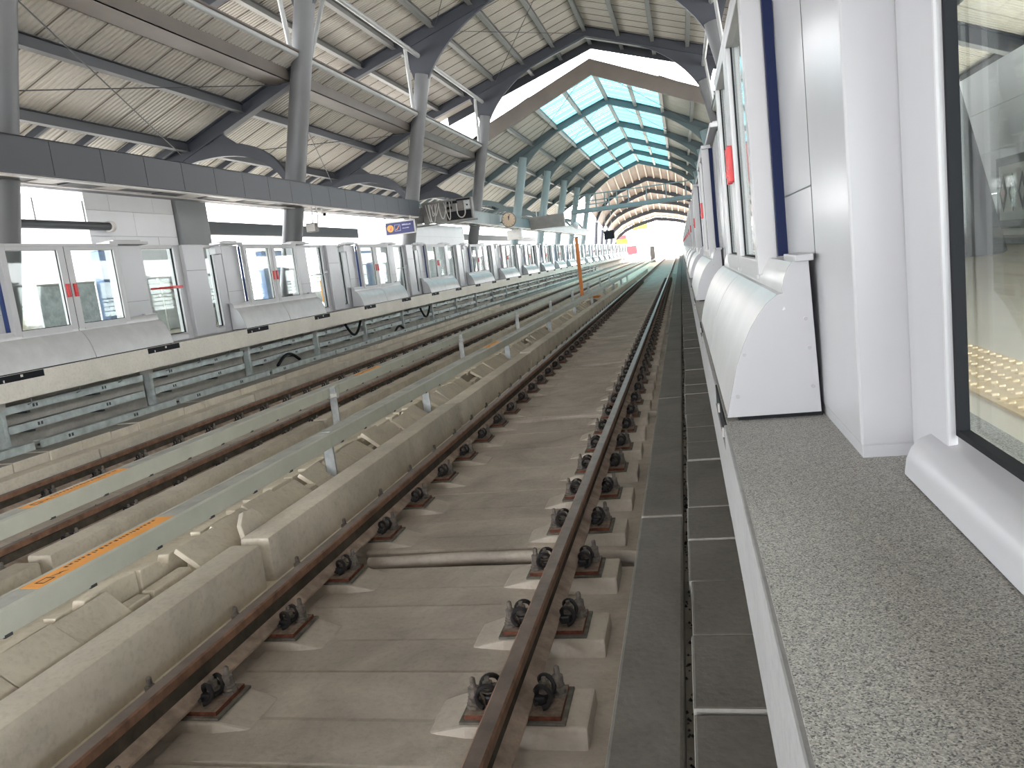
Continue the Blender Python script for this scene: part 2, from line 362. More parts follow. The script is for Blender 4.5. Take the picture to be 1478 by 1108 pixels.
# fastener parts, shared meshes, origin at the rail centre line
pad_m = MB().box(-.215, .215, -.135, .135, -.194, -.182).mesh('rubber_pad', ['pad'], .004)
plate_m = MB().box(-.195, .195, -.115, .115, -.182, -.163, 0).mesh('base_plate', ['plate', 'plate_top'])
for f_ in plate_m.polygons:
    if f_.normal.z > .9: f_.material_index = 1
def coil(sd):
    mb = MB(); pts = []
    for k in range(33):                      # flattened double loop of a tension clamp
        t = k / 32 * 2 * math.pi * 2
        pts.append((sd * (.119 + .034 * math.sin(t)), -.085 + .17 * k / 32, -.114 - .034 * math.cos(t)))
    mb.tube(pts, .0105, 6)
    mb.tube([(sd * .092, -.07, -.14), (sd * .082, -.04, -.143), (sd * .082, .04, -.143), (sd * .092, .07, -.14)], .009, 6)
    return mb.mesh('spring_clip', ['clip'], smooth=60)
def shoulder(sd):
    return MB().box(min(sd * .078, sd * .125), max(sd * .078, sd * .125), -.045, .045, -.165, -.125).mesh('clip_shoulder', ['clip'], .008)
def screw(sd):
    mb = MB().lathe([(.030, 0), (.030, .006), (.014, .008), (.014, .016), (.022, .018), (.022, .040), (.012, .044), (.010, .060)], (sd * .118, 0, -.125), 8)
    return mb.mesh('clip_screw', ['bolt'], smooth=35)
def anchor(sd):
    mb = MB().lathe([(.036, 0), (.036, .012), (.030, .014), (.031, .026), (.027, .028), (.028, .040), (.024, .042), (.024, .080), (.017, .085), (.013, .087), (.012, .118), (.006, .124)], (sd * .165, .045 * sd, -.163), 10)
    return mb.mesh('anchor_bolt', ['bolt'], smooth=35)
FM = [(n, m) for sd in (-1, 1) for n, m in (('spring_clip', coil(sd)), ('clip_shoulder', shoulder(sd)), ('clip_screw', screw(sd)), ('anchor_bolt', anchor(sd)))]
FAST = [('rubber_pad', pad_m), ('base_plate', plate_m)] + FM
def joined_fastener():
    bm = bmesh.new(); mats = []
    for n, m in FAST:
        mi = len(mats); mats.append(m.materials[0]); k = len(bm.faces); bm.from_mesh(m); bm.faces.ensure_lookup_table()
        for f in bm.faces[k:]: f.material_index = mi
    me = bpy.data.meshes.new('rail_fastener'); bm.to_mesh(me); bm.free()
    for m in mats: me.materials.append(m)
    return me
JF = joined_fastener()
for x, which, first, nfull, ntot in ((RL, "under the near track's left rail", 3, 32, 62), (RR, 'under the rail next to the right platform', 3, 32, 62),
                                     (LL, 'under the rail nearest the left platform', 6, 18, 46), (LR, 'under the rail below the far third rail', 5, 18, 46)):
    for j in range(first, ntot):
        y = Y0 + j * SP; i = j - first
        lab = 'bolted rail fastener ' + which + ', ' + nth(i)
        if i < nfull:
            e = tag(empty('rail_fastener', (x, y, 0)), lab, 'rail fastener', 'bolted rail fasteners ' + which)
            for n, m in FAST: put(n, m, e)
        else:
            tag(put('rail_fastener', JF, None, (x, y, 0)), lab, 'rail fastener', 'bolted rail fasteners ' + which)

# drain pipes lying in the slab joints
for k, y in enumerate([4.60, 8.80]):
    e = MB().tube([(RL + .12, y, -.266), (-1.5, y + .04, -.263), (RR - .03, y + .03, -.266), (-.36, y + .02, -.28)], .046, 10)
    tag(mk('drain_pipe', e, 'bed', smooth=50), ['grey pipe in the nearest open joint across the near track', 'grey pipe in the second open joint across the near track'][k], 'pipe', 'pipes across the near track')

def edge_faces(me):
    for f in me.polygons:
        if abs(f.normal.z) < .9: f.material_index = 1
# ------------------------------------------------------------------ walkway beside each track: kerb lengths and cover slabs
for s, nm in ((1, 'right'), (-1, 'left')):
    wk = struct(empty('floor_walkway_' + nm))
    xs = sorted((X(s, 3.47), X(s, 4.9)))
    mk('walkway_base', MB().box(xs[0], xs[1], -2.5, 118, -.42, .0), 'under', wk)
    # kerb
    xs = sorted((X(s, 3.275), X(s, 3.505)))
    ys = [-2.4, .75, 4.27, 7.8, 11.3, 14.8, 18.3, 21.8, 25.3, 28.8, 32.3, 36, 44, 60, 80, 118]
    for a, b in zip(ys, ys[1:]):
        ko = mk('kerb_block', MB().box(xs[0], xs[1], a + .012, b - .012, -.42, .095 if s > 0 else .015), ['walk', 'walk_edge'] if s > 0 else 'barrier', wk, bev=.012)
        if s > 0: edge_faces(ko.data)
    # cover slabs .5 m long
    x0, x1 = 3.535, 3.88
    xs = sorted((X(s, x0), X(s, x1)))
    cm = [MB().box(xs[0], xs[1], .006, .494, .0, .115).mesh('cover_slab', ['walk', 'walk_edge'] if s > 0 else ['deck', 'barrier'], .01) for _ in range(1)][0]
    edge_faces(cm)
    for k in range(-4, 56):
        put('cover_slab', cm, wk, (random.uniform(-.008, .008), 2.34 + .5 * k, random.uniform(-.008, .004)))
    mk('far_cover_slabs', MB().box(xs[0], xs[1], 2.34 + 28, 118, 0, .11), 'walk' if s > 0 else 'deck', wk)
    # loose gravel line between kerb and covers
    g = MB(); rnd = random.Random(3)
    xg = X(s, 3.52)
    for k in range(420):
        yy = rnd.uniform(1.2, 16); r = rnd.uniform(.004, .010); xx = xg + rnd.uniform(-.012, .012)
        g.add([(xx - r, yy, .0), (xx, yy - r, .0), (xx + r, yy, .0), (xx, yy + r, .0), (xx, yy, r * 1.4)], [(0, 1, 4), (1, 2, 4), (2, 3, 4), (3, 0, 4)])
    if s > 0:
        o = mk('gravel_grit', g, 'dark', None, (0, 0, .0)); o['kind'] = 'stuff'; o['label'] = 'dark grit in the gap between kerb and cover slabs'; o['category'] = 'grit'

# ------------------------------------------------------------------ upstand blocks along the inner rail of each track
def block_row(x0, x1, first, pitch, n, where, top):
    for k in range(n):
        a = first + pitch * (k - 1); b = a + pitch
        o = mk('upstand_block', MB().box(x0, x1, a + .045, b - .045, -.42, top + random.uniform(-.008, .006)), 'barrier', bev=.026, smooth=40)
        tag(o, 'long pale concrete upstand block ' + where + ', ' + nth(k), 'concrete block', 'upstand blocks ' + where)
block_row(-2.835, -2.63, 4.15, 4.4, 14, 'beside the near track', .088)
block_row(2 * XC + 2.63, 2 * XC + 2.835, 4.30, 4.4, 12, 'beside the far track', -.02)
# low far-side kerb of the far track is in walkway_left; strip under the blocks
cd = struct(empty('floor_centre'))
mk('centre_slab', MB().box(2 * XC + 2.40, -2.40, -2.5, 300, -.42, -.19), 'trough', cd)
mk('block_ledge', MB().box(-2.64, -2.385, -2.5, 60, -.42, -.20), 'plinth', cd)

# ------------------------------------------------------------------ cable trough between the tracks: notched wall stones and loose cover slabs
def wallstone(seed, L):
    r = random.Random(seed); top = []
    yy = 0.012
    while yy < L - .05:
        top.append((yy, r.uniform(.055, .075))); yy += r.uniform(.10, .2)
        if r.random() < .7 and yy < L - .15:
            top += [(yy, .06), (yy + .02, r.uniform(.0, .03)), (yy + .07, r.uniform(.0, .03)), (yy + .09, .062)]; yy += .11
    top.append((L - .012, .06))
    return MB().prism([(0.012, -.19)] + top + [(L - .012, -.19)], -.04, .04, 'x')
WS = [wallstone(i, .62).mesh('trough_wall_stone', ['trough'], .008) for i in range(5)]
tw = struct(empty('wall_trough'))
for k in range(-2, 62):
    put('trough_wall_stone', WS[k % 5], tw, (-3.23 + random.uniform(-.01, .01), .6 + .62 * k, .04 + random.uniform(-.015, .01)))
    if k < 40: put('trough_wall_stone', WS[(k * 3 + 1) % 5], tw, (-3.03 + random.uniform(-.01, .01), .45 + .62 * k, -.02 + random.uniform(-.015, .01)))
sl_m = MB().box(-.175, .175, 0.003, .372, -.018, .018).mesh('trough_cover_slab', ['trough'], .005)
y = 1.08; i = 0
tilt0 = math.radians(37)
gaps = [(3.34, 3.93), (5.3, 5.55), (6.55, 6.8), (8.3, 8.75), (10.4, 10.8), (12.6, 12.9), (14.4, 15.0), (17.0, 17.4), (19.6, 20.0), (22, 22.5), (24.8, 27.4)]
while y < 33:
    g = [g for g in gaps if g[0] - .2 <= y < g[1]]
    if g: y = g[0][1]; continue
    dz = random.uniform(-.012, .012) + (.03 if i % 5 == 3 else 0)
    o = put('trough_cover_slab', sl_m, None, (-2.972 + random.uniform(-.012, .012), y, .016 + dz), (random.uniform(-.02, .02), tilt0 + random.uniform(-.08, .08), random.uniform(-.02, .02)))
    tag(o, 'tilted loose concrete trough cover between third rail and upstand, ' + nth(i), 'cover slab', 'tilted trough cover slabs'); y += .379; i += 1
# a broken shard leaning on the slabs
sh = MB().prism([(-.14, -.02), (-.1, .10), (.0, .16), (.12, .15), (.19, .09), (.2, -.02)], -.018, .018, 'x')
tag(mk('broken_slab', sh, 'barrier', None, (-2.88, 4.42, .04), .006, rot=(0.0, -.35, .12)), 'pale broken slab shard leaning at the gap between the first two upstand blocks', 'broken slab')

# ------------------------------------------------------------------ third rails: covers, posts, stickers
def third_rail(xc, side, name, ysplit, posts, stick, far):
    e = tag(empty('third_rail', (xc, 0, 0)), name, 'third rail', 'covered third rails')
    prof = [(-.080, .285), (-.080, .392), (-.066, .402), (-.060, .396), (.060, .396), (.066, .402), (.080, .392), (.080, .285), (.066, .285), (.066, .382), (-.066, .382), (-.066, .285)]
    for a, b in zip(ysplit, ysplit[1:]):
        mb = MB(); n = len(prof)
        vs = [(p[0], a + .003, p[1]) for p in prof] + [(p[0], b - .003, p[1]) for p in prof]
        for i in range(n): mb.add([vs[i], vs[(i + 1) % n], vs[n + (i + 1) % n], vs[n + i]], [(0, 1, 2, 3)], 1 if i == 3 else 0)
        for o_ in (0, n): mb.add([vs[o_ + i] for i in (0, 1, 2, 3, 4, 5, 6, 7, 8, 9, 10, 11)], [(0, 1, 2, 10, 11), (2, 3, 10), (3, 4, 9, 10), (4, 5, 9), (5, 6, 7, 8, 9)], 0)
        c = mk('cover_length', mb, ['cover', 'cover_top'], e)
        for q in range(int((b - a) / .5) if a < 9 else 0):
            mk('drip_notch', MB().box(.066, .0815, a + .2 + q * .5, a + .24 + q * .5, .278, .292), 'dark', c)
    mk('conductor_rail', MB().box(-.04, .04, ysplit[0], ysplit[-1], .30, .375), 'rail_web', e)
    for y in posts:
        p = MB().box(side * .105 - .045, side * .105 + .045, y - .012, y + .012, -.19, .40).box(side * .105 - .045, side * .105 - .035, y - .012, y + .06, -.19, .40)
        p.box(side * .105 - .045, side * .105 + .13, y - .05, y + .06, -.192, -.172)
        po = mk('post', p, 'galv', e, bev=.003)
        mk('insulator', MB().tube([(side * .03, y + .02, .30), (side * .16, y + .02, .30)], [.05, .035], 10), 'trim', po, smooth=40)
    for a, b in stick:
        st = mk('warning_sticker', MB().box(-.052, .056, a, b, .3962, .3985), 'orange', e)
        mk('symbol_frame', MB().box(-.02, .03, a + .05, a + .058, .3984, .3992).box(-.02, .03, a + .115, a + .123, .3984, .3992).box(-.02, -.014, a + .05, a + .12, .3984, .3992)
           .box(.024, .03, a + .05, a + .12, .3984, .3992).prism([(-.01, a + .13), (.02, a + .17), (.006, a + .172), (.026, a + .21), (-.004, a + .18), (.008, a + .178)], .3984, .3992, 'z'), 'ink', st)
        tx = MB(); rr = random.Random(int(a * 10)); yy = a + .24
        while yy < b - .06:
            l = rr.uniform(.012, .03); tx.box(-.034, -.016 + rr.uniform(-.006, .006), yy, yy + l * .6, .3984, .3992); yy += l + .008
        mk('sticker_text', tx, 'ink', st)
    return e
third_rail(-2.98, 0.0, 'grey-green covered third rail with bright orange sticker, beside the near track', [-.5, 1.35, 5.75, 7.0, 9.4, 13.8, 18.2, 22.6, 27, 34, 44, 60, 80, 100],
           [5.85, 8.41, 12.75, 17.1, 21.4, 25.7, 30, 34.3, 38.6, 43], [(2.79, 3.76), (11.4, 12.2)], 0)
third_rail(-4.27, 1.0, 'grey-green covered third rail nearer the far track, on tall galvanised posts', [-.5, 3.0, 8.3, 8.75, 14.1, 19.3, 24.5, 29.8, 36, 46, 60, 80, 100],
           [8.5, 14.1, 19.3, 24.5, 29.7, 35, 40.3, 45.6], [(4.1, 5.03), (9.5, 10.3)], 0)

# ------------------------------------------------------------------ cable racks under the left platform
RY = [4.8, 7.5, 10.15, 12.9, 15.7, 18.4] + [18.4 + 2.75 * k for k in range(1, 22)]
for i, (a, b) in enumerate(zip(RY, RY[1:])):
    e = tag(empty('cable_rack', (0, a, 0)), 'galvanised cable rack bay under the left platform edge, ' + nth(i), 'cable rack', 'cable racks under the left platform')
    L = b - a
    mk('post', MB().box(-7.96, -7.84, -.03, .03, .0, .74).box(-7.96, -7.945, -.03, .06, .0, .74), 'rack', e)
    mk('post_cap', MB().box(-7.98, -7.82, -.05, .05, .60, .70), 'trim', e, bev=.01)
    for z, x, l0, l1 in ((.58, -7.88, .05, L * .95), (.35, -7.84, .03, L * .92), (.16, -7.50, .10, L * 1.0)):
        c = mk('channel', MB().box(x - .012, x + .012, l0, l1, z - .045, z + .045).box(x - .10, x, l0, l1, z - .045, z - .035).box(x - .10, x, l0, l1, z + .035, z + .045), 'rack', e, bev=0)
        for q in range(2):
            yy = l0 + .3 + q * L * .45
            mk('bracket', MB().box(x - .35, x + .03, yy, yy + .05, z - .075, z - .05), 'dark', c)
            if i < 9: mk('slot', MB().box(x + .012, x + .0145, yy + .12, yy + .15, z - .02, z + .02).box(x + .012, x + .0145, yy + .17, yy + .20, z - .02, z + .02), 'dark', c)
    for q in range(3):
        yy = .4 + q * L * .3
        mk('hanger', MB().tube([(-7.8, yy, .80), (-7.8, yy, .62), (-7.86, yy, .6)], .008, 6), 'galv', e)
# black cable loops hanging from the racks
for k, (yy, z) in enumerate(((16.9, .55), (22.3, .5), (13.6, .08), (19.9, .0))):
    pts = [(-7.7, yy + .9 * t, z + .12 - .28 * math.sin(math.pi * t) * (1 if k < 2 else -.6)) for t in [q / 12 for q in range(13)]]
    tag(mk('cable_loop', MB().tube(pts, .03, 8), 'black', smooth=60), ['black cable sagging under the left platform, closer one', 'black cable sagging under the left platform, farther one',
        'black cable hump lying on the left walkway, closer one', 'black cable hump lying on the left walkway, farther one'][k], 'cable', 'black cables by the left platform')

# ------------------------------------------------------------------ platform screen doors
SK = [(3.715, .012), (3.732, .084), (3.753, .166), (3.776, .225), (3.800, .275), (3.826, .315), (3.850, .343), (3.880, .366)]      # (u, height) curved cover
SKB = [(3.894, .368), (3.894, .380), (3.900, .410), (3.912, .438), (3.926, .456), (3.970, .456), (3.981, .012)]
def psd_meshes(s, lay):
    def bx(mb, u0, u1, y0, y1, z0, z1, m=0):
        a, b = sorted((X(s, u0), X(s, u1))); return mb.box(a, b, y0, y1, ZP + z0, ZP + z1, m)
    D = {}
    def reg(key, mb, mats, bev=0.0, smooth=None): D[key] = mb.mesh(key.split('#')[0], mats if isinstance(mats, list) else [mats], bev, smooth)
    # curved sill covers, two halves
    for q, (a, b) in enumerate(((-1.57, -.008), (.008, 1.57))):
        mb = MB()
        poly = [(X(s, u), ZP + z) for u, z in SK + SKB]
        mb.prism(poly, a, b, 'y', 0)
        reg('sill_cover#%d' % q, mb, 'skirt', smooth=28)
    mb = MB()
    poly = [(X(s, u - (.002 if i < 8 else 0)), ZP + z + .001) for i, (u, z) in enumerate(SK + SKB)]
    mb.prism(poly, -1.576, -1.568, 'y'); reg('end_plate#0', mb, 'white', 0)
    mb = MB(); mb.prism(poly, 1.568, 1.576, 'y'); reg('end_plate#1', mb, 'white', 0)
    mb = MB()
    for (u, z) in ((3.748, .075), (3.775, .20), (3.895, .325), (3.962, .09), (3.958, .205), (3.952, .29)):
        for sg in (-1, 1):
            c = (X(s, u), sg * 1.577, ZP + z)
            mb.tube([(c[0], c[1] - .004 * sg, c[2]), (c[0], c[1] + .003 * sg, c[2])], .0062, 8)
    reg('screw_heads', mb, 'screw')
    bxm = MB(); bx(bxm, 3.745, 3.985, -1.565, 1.565, 0.0, .011); reg('sill_gap_shade', bxm, 'black')  # black filler painting the shade in the gap under the sill cover
    bxm = MB(); bx(bxm, 3.93, 3.978, -1.62, -1.35, .456, .475); bx(bxm, 3.93, 3.978, 1.35, 1.62, .456, .475); reg('top_lip', bxm, 'white', .003)
    # leaves
    for q, (a, b) in enumerate(((-.97, -.006), (.006, .97))):
        mb = MB(); st = .085
        ms = .105
        ia, ib = (a + st, b - ms) if q == 0 else (a + ms, b - st)
        bx(mb, 3.885, 3.955, a, ia, .40, 1.43); bx(mb, 3.885, 3.955, ib, b, .40, 1.43)
        bx(mb, 3.885, 3.955, ia, ib, .38, .455); bx(mb, 3.885, 3.955, ia, ib, 1.385, 1.43)
        reg('leaf_frame#%d' % q, mb, 'whiteb', .004)
        g = MB(); bx(g, 3.915, 3.925, ia - .01, ib + .01, .44, 1.40); reg('glass_pane#leaf%d' % q, g, 'glass')
        g = MB()
        for (u0, u1, y0, y1, z0, z1) in ((3.906, 3.914, ia - .002, ia + .008, .45, 1.39), (3.906, 3.914, ib - .008, ib + .002, .45, 1.39), (3.906, 3.914, ia, ib, .45, .462)): bx(g, u0, u1, y0, y1, z0, z1)
        reg('gasket#leaf%d' % q, g, 'black')
        hy = -.062 if q == 0 else .062
        h = MB(); bx(h, 3.862, 3.885, hy - .026, hy + .026, .80, .965); bx(h, 3.858, 3.866, hy - .020, hy + .020, .83, .86); reg('release_handle#%d' % q, h, 'red', .004)
        e = MB(); yy = a if q == 0 else b; bx(e, 3.955, 3.988, yy - .03 if q == 0 else yy, yy if q == 0 else yy + .03, .46, 1.43); reg('edge_strip#%d' % q, e, ('blue' if s < 0 else 'navy') if q == 0 else 'black')
        m_ = MB(); yy = -.006 if q == 0 else 0; bx(m_, 3.89, 3.95, yy, yy + .006, .40, 1.425); reg('meeting_seal#%d' % q, m_, 'black')
    # side panels
    for q, (a, b) in enumerate(lay['panels']):
        mb = MB(); bx(mb, 3.991, 4.12, a, b, .03, 1.45); reg('side_panel#%d' % q, mb, 'white', .006)
        mb = MB(); bx(mb, 3.994, 4.11, a + .006, b - .006, -.0, .03); reg('panel_plinth#%d' % q, mb, 'white', .002)
        mb = MB(); bx(mb, 3.9895, 3.993, max(a + .01, -1.565), min(b - .01, 1.565), .662, .666)
        if a < -1.9: bx(mb, 3.9898, 3.993, -1.568, -1.565, .46, 1.449)
        reg('panel_joint#%d' % q, mb, 'dark')
        yb = a if q == 0 else b
        mb = MB(); bx(mb, 3.93, 4.14, a - .10, b + .10, 1.466, 1.505); bx(mb, 3.96, 4.12, a + .02, b - .02, 1.505, 1.53); reg('top_box#%d' % q, mb, 'whiteb', .006)
    # head rail over the doors
    mb = MB(); bx(mb, 3.885, 3.975, -1.0, 1.0, 1.43, 1.465); reg('head_rail', mb, 'whiteb', .004)
    # ---- fixed screen
    yA, yB = lay['screen']
    mb = MB(); bx(mb, 4.02, 4.10, yA, yB, 1.41, 1.46); reg('top_rail', mb, 'whiteb', .004)
    for q, (a, b) in enumerate(lay['posts']):
        mb = MB(); bx(mb, lay.get('post_u', 4.0), 4.12, a, b, .0, 1.45); reg('post#%d' % q, mb, 'white', .006)
    for q, (a, b) in enumerate(lay['glass']):
        g = MB(); bx(g, 4.135 if lay.get('deep') else 4.05, 4.145 if lay.get('deep') else 4.06, a, b, .12, 1.42); reg('glass_pane#fix%d' % q, g, 'glass')
        uu = 4.115 if lay.get('deep') else 4.035
        g = MB()
        for (y0, y1, z0, z1) in ((a, a + .012, .11, 1.42), (b - .012, b, .11, 1.42), (a, b, .11, .122)): bx(g, uu, uu + .022, y0, y1, z0, z1)
        reg('gasket#fix%d' % q, g, 'black')
        mb = MB()
        if lay.get('deep'):
            pr = [(4.045, .004), (4.050, .038), (4.060, .062), (4.078, .080), (4.102, .089), (4.16, .096), (4.16, .004)]
        else:
            pr = [(4.00, .004), (4.00, .075), (4.012, .095), (4.035, .104), (4.08, .108), (4.08, .004)]
        mb.prism([(X(s, u), ZP + z) for u, z in pr], a - (.07 if lay.get('deep') else 0), b + (.11 if lay.get('deep') else 0), 'y'); reg('rounded_sill#%d' % q, mb, 'white', smooth=40)
    for q, (a, b) in enumerate(lay.get('boxes', [])):
        mb = MB(); bx(mb, 3.935, 4.12, a, b, .02, 1.46); reg('control_box#%d' % q, mb, 'white', .008)
        mb = MB(); bx(mb, 3.932, 3.936, a + .005, b - .005, 1.05, 1.056); reg('box_joint#%d' % q, mb, 'dark')
        mb = MB(); bx(mb, 3.93, 4.05, b + .33, b + .50, 1.30, 1.44); reg('lamp_box#%d' % q, mb, 'white', .008)
    if 'bar' in lay:
        a, b = lay['bar']
        mb = MB().tube([(X(s, 4.0), a, ZP + .82), (X(s, 4.0), b, ZP + .82)], .014, 8); bx(mb, 3.985, 4.03, b - .26, b, .80, .84); reg('push_bar', mb, 'red')
        mb = MB().tube([(X(s, 4.0), a, ZP + .82), (X(s, 4.0), b, ZP + .82)], .008, 8); reg('push_rail', mb, 'galv')
        mb = MB().lathe([(.035, 0), (.035, .03), (.02, .05)], (X(s, 3.98), b - .02, ZP + .85), 10); reg('lock_knob', mb, 'galv')
    return D
LAYL = dict(panels=[(-1.50, -1.0), (1.0, 1.60)], screen=(1.605, 3.64), posts=[(2.36, 2.50), (3.40, 3.64)], glass=[(1.605, 2.36), (3.05, 3.40)], boxes=[(2.50, 3.05)], bar=(1.68, 2.42))
LAYR = dict(panels=[(-2.063, -.82), (.82, 1.575)], screen=(1.70, 3.085), posts=[(1.70, 1.78), (2.83, 3.083)], glass=[(1.78, 2.83)], deep=True, post_u=4.10)
for s, lay, c0, ks, side in ((-1, LAYL, 8.56, range(-1, 21), 'left'), (1, LAYR, 3.97, range(-1, 21), 'right')):
    D = psd_meshes(s, lay)
    doorkeys = [k for k in D if k.split('#')[0] in ('sill_cover', 'end_plate', 'screw_heads', 'sill_gap_shade', 'top_lip', 'side_panel', 'panel_plinth', 'panel_joint', 'top_box', 'head_rail')]
    for k in ks:
        y = c0 + 5.15 * k
        i = k - ks[0]
        d = None
        if not (s > 0 and k < 0):
            ii = i if s < 0 else k
            d = tag(empty('screen_door', (0, y, 0)), 'silver glazed sliding screen door pair with curved sill on the ' + side + ' platform, ' + nth(ii), 'platform screen door', 'sliding screen doors along the ' + side + ' platform')
            for key in doorkeys:
                o = put(key.split('#')[0], D[key], d)
            for q in (0, 1):
                lf = put('door_leaf', D['leaf_frame#%d' % q], d)
                put('glass_pane', D['glass_pane#leaf%d' % q], lf); put('gasket', D['gasket#leaf%d' % q], lf)
                h = put('release_handle', D['release_handle#%d' % q], lf); h['label'] = 'red release handle'
                put('edge_strip', D['edge_strip#%d' % q], lf); put('meeting_seal', D['meeting_seal#%d' % q], lf)
        if k == ks[-1]: continue
        f = tag(empty('fixed_screen', (0, y, 0)), 'white framed fixed glass screen between sliding doors on the ' + side + ' platform, ' + nth(i), 'glass screen', 'fixed glass screens along the ' + side + ' platform')
        for key in D:
            n = key.split('#')[0]
            if key in doorkeys or n in ('leaf_frame', 'release_handle', 'edge_strip', 'meeting_seal') or 'leaf' in key: continue
            if n == 'push_bar' and k != 0: continue
            if n in ('push_rail', 'lock_knob') and k not in (1, 2): continue
            o = put(n, D[key], f)
            if n == 'push_bar': o['label'] = 'red emergency push bar'

# ------------------------------------------------------------------ columns and roof frames
def colu(z): return 6.65 - .235 * (z - 3.0)
NEAR = [10.5, 20.0, 29.5, 39.3]
FARF = [49.5, 58.8, 67.5, 76.0, 85.5]
ENDF = [93.0, 99.0, 105.0, 111.0, 117.0]
def endz(y): return 10.4 - (y - 86.0) / 32.0 * 5.0
def col_mesh(s, ztop):
    return MB().tube([(X(s, colu(1.0)), 0, 1.0), (X(s, colu(ztop)), 0, ztop)], .27, 20).mesh('shaft', ['column'], smooth=40), \
        MB().tube([(X(s, colu(4.33)), 0, 4.30), (X(s, colu(4.45)), 0, 4.42)], [.36, .29], 20).mesh('collar', ['column'], smooth=40)
hz = lambda u: 11.8 - .33 * u               # underside of the high near rafters
lz = lambda u: 6.88 - .42 * (u - 6.0)        # underside of the low near rafters
FP = [(0, 10.4), (1.7, 9.80), (3.2, 9.22), (4.6, 8.55), (6.2, 7.72), (8.0, 6.70), (9.8, 5.62), (11.6, 4.75)]
def fz(u):
    for (a, za), (b, zb) in zip(FP, FP[1:]):
        if u <= b: return za + (zb - za) * (u - a) / (b - a)
    return FP[-1][1]
def ibeam(mb, s, path, depth, wid=.30, m=0):
    P = [(X(s, u), z) for u, z in path]
    mb.band(P, 0, .025, -wid / 2, wid / 2, m); mb.band(P, depth - .025, depth, -wid / 2, wid / 2, m); mb.band(P, .025, depth - .025, -.02, .02, m)
    return mb
def frame_parts(kind):
    out = []
    for s in (-1, 1):
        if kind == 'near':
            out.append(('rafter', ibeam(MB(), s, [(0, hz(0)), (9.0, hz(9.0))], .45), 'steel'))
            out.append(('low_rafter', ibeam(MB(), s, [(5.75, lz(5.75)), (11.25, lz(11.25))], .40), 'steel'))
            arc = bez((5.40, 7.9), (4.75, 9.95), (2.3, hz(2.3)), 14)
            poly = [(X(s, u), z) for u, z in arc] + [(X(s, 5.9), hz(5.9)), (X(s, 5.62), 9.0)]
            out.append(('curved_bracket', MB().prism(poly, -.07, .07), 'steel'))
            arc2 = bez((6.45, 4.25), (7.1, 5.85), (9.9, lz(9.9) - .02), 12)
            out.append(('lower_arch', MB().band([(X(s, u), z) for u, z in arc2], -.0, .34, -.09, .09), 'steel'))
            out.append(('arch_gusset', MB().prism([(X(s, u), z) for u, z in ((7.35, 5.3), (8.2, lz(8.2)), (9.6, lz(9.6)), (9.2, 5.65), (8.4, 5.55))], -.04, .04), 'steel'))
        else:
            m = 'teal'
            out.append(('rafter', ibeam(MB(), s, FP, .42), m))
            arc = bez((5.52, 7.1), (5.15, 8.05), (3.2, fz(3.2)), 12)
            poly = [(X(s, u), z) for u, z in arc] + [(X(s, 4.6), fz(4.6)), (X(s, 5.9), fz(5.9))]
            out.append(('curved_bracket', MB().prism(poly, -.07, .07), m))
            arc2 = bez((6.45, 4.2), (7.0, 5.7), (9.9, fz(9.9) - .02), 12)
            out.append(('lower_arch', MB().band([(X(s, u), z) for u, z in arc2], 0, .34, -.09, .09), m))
    return [(n, b.mesh(n, [mm]), mm) for n, b, mm in out]
FPN, FPF = frame_parts('near'), frame_parts('far')
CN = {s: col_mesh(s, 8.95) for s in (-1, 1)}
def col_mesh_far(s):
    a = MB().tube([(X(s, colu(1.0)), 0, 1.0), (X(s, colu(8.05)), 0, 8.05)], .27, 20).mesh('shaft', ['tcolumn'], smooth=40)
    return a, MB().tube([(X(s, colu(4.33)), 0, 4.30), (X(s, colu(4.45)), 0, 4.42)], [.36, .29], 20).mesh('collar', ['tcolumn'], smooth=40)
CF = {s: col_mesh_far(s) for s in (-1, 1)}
for i, y in enumerate(NEAR + FARF):
    near = y < 40
    fr = tag(empty('roof_frame', (0, y, 0)), ('dark slate steel arched frame under the high roof, ' if near else 'grey-teal steel arched frame under the skylight roof, ') + nth(i if near else i - 4), 'roof frame', 'steel roof frames')
    for n, m, _ in (FPN if near else FPF): put(n, m, fr)
    for s in (-1, 1):
        e = tag(empty('roof_column', (0, y, 0)), ('grey round steel column leaning inward on the ' if near else 'pale blue-grey round column leaning inward on the ') + ('left' if s < 0 else 'right') + ' platform, ' + nth(i if near else i - 4) + (' of the dark frames' if near else ' under the skylights'), 'column', 'leaning steel columns')
        a, b = (CN if near else CF)[s]
        put('shaft', a, e); put('collar', b, e)

# ---- roof skins
roof = struct(empty('ceiling'))
def sheet(s, path, wy, ribs, mat, name='roof_sheet', amp=.03):
    """ribbed sheet: ribs run down the slope, sheet is wy wide along the track"""
    mb = MB(); prof = []
    p = wy / ribs
    for k in range(ribs):
        b = k * p; prof += [(b, 0), (b + p * .55, 0), (b + p * .65, amp), (b + p * .90, amp)]
    prof.append((wy - .012, 0))
    n = len(prof); vs = []
    for u, z in path: vs += [(X(s, u), yy, z + dz) for yy, dz in prof]
    fs = [(r * n + i, r * n + i + 1, (r + 1) * n + i + 1, (r + 1) * n + i) for r in range(len(path) - 1) for i in range(n - 1)]
    mb.add(vs, fs); return mb.mesh(name, [mat])
def gutterline(mb, s, path, w=.02): return mb
SHN = {}
for s in (-1, 1):
    SHN[s, 'h'] = sheet(s, [(0, hz(0) + .47), (9.3, hz(9.3) + .47)], 1.0, 7, 'soffit')
    SHN[s, 'l'] = sheet(s, [(5.6, lz(5.6) + .42), (11.4, lz(11.4) + .42)], 1.0, 7, 'soffit')
seam = {}
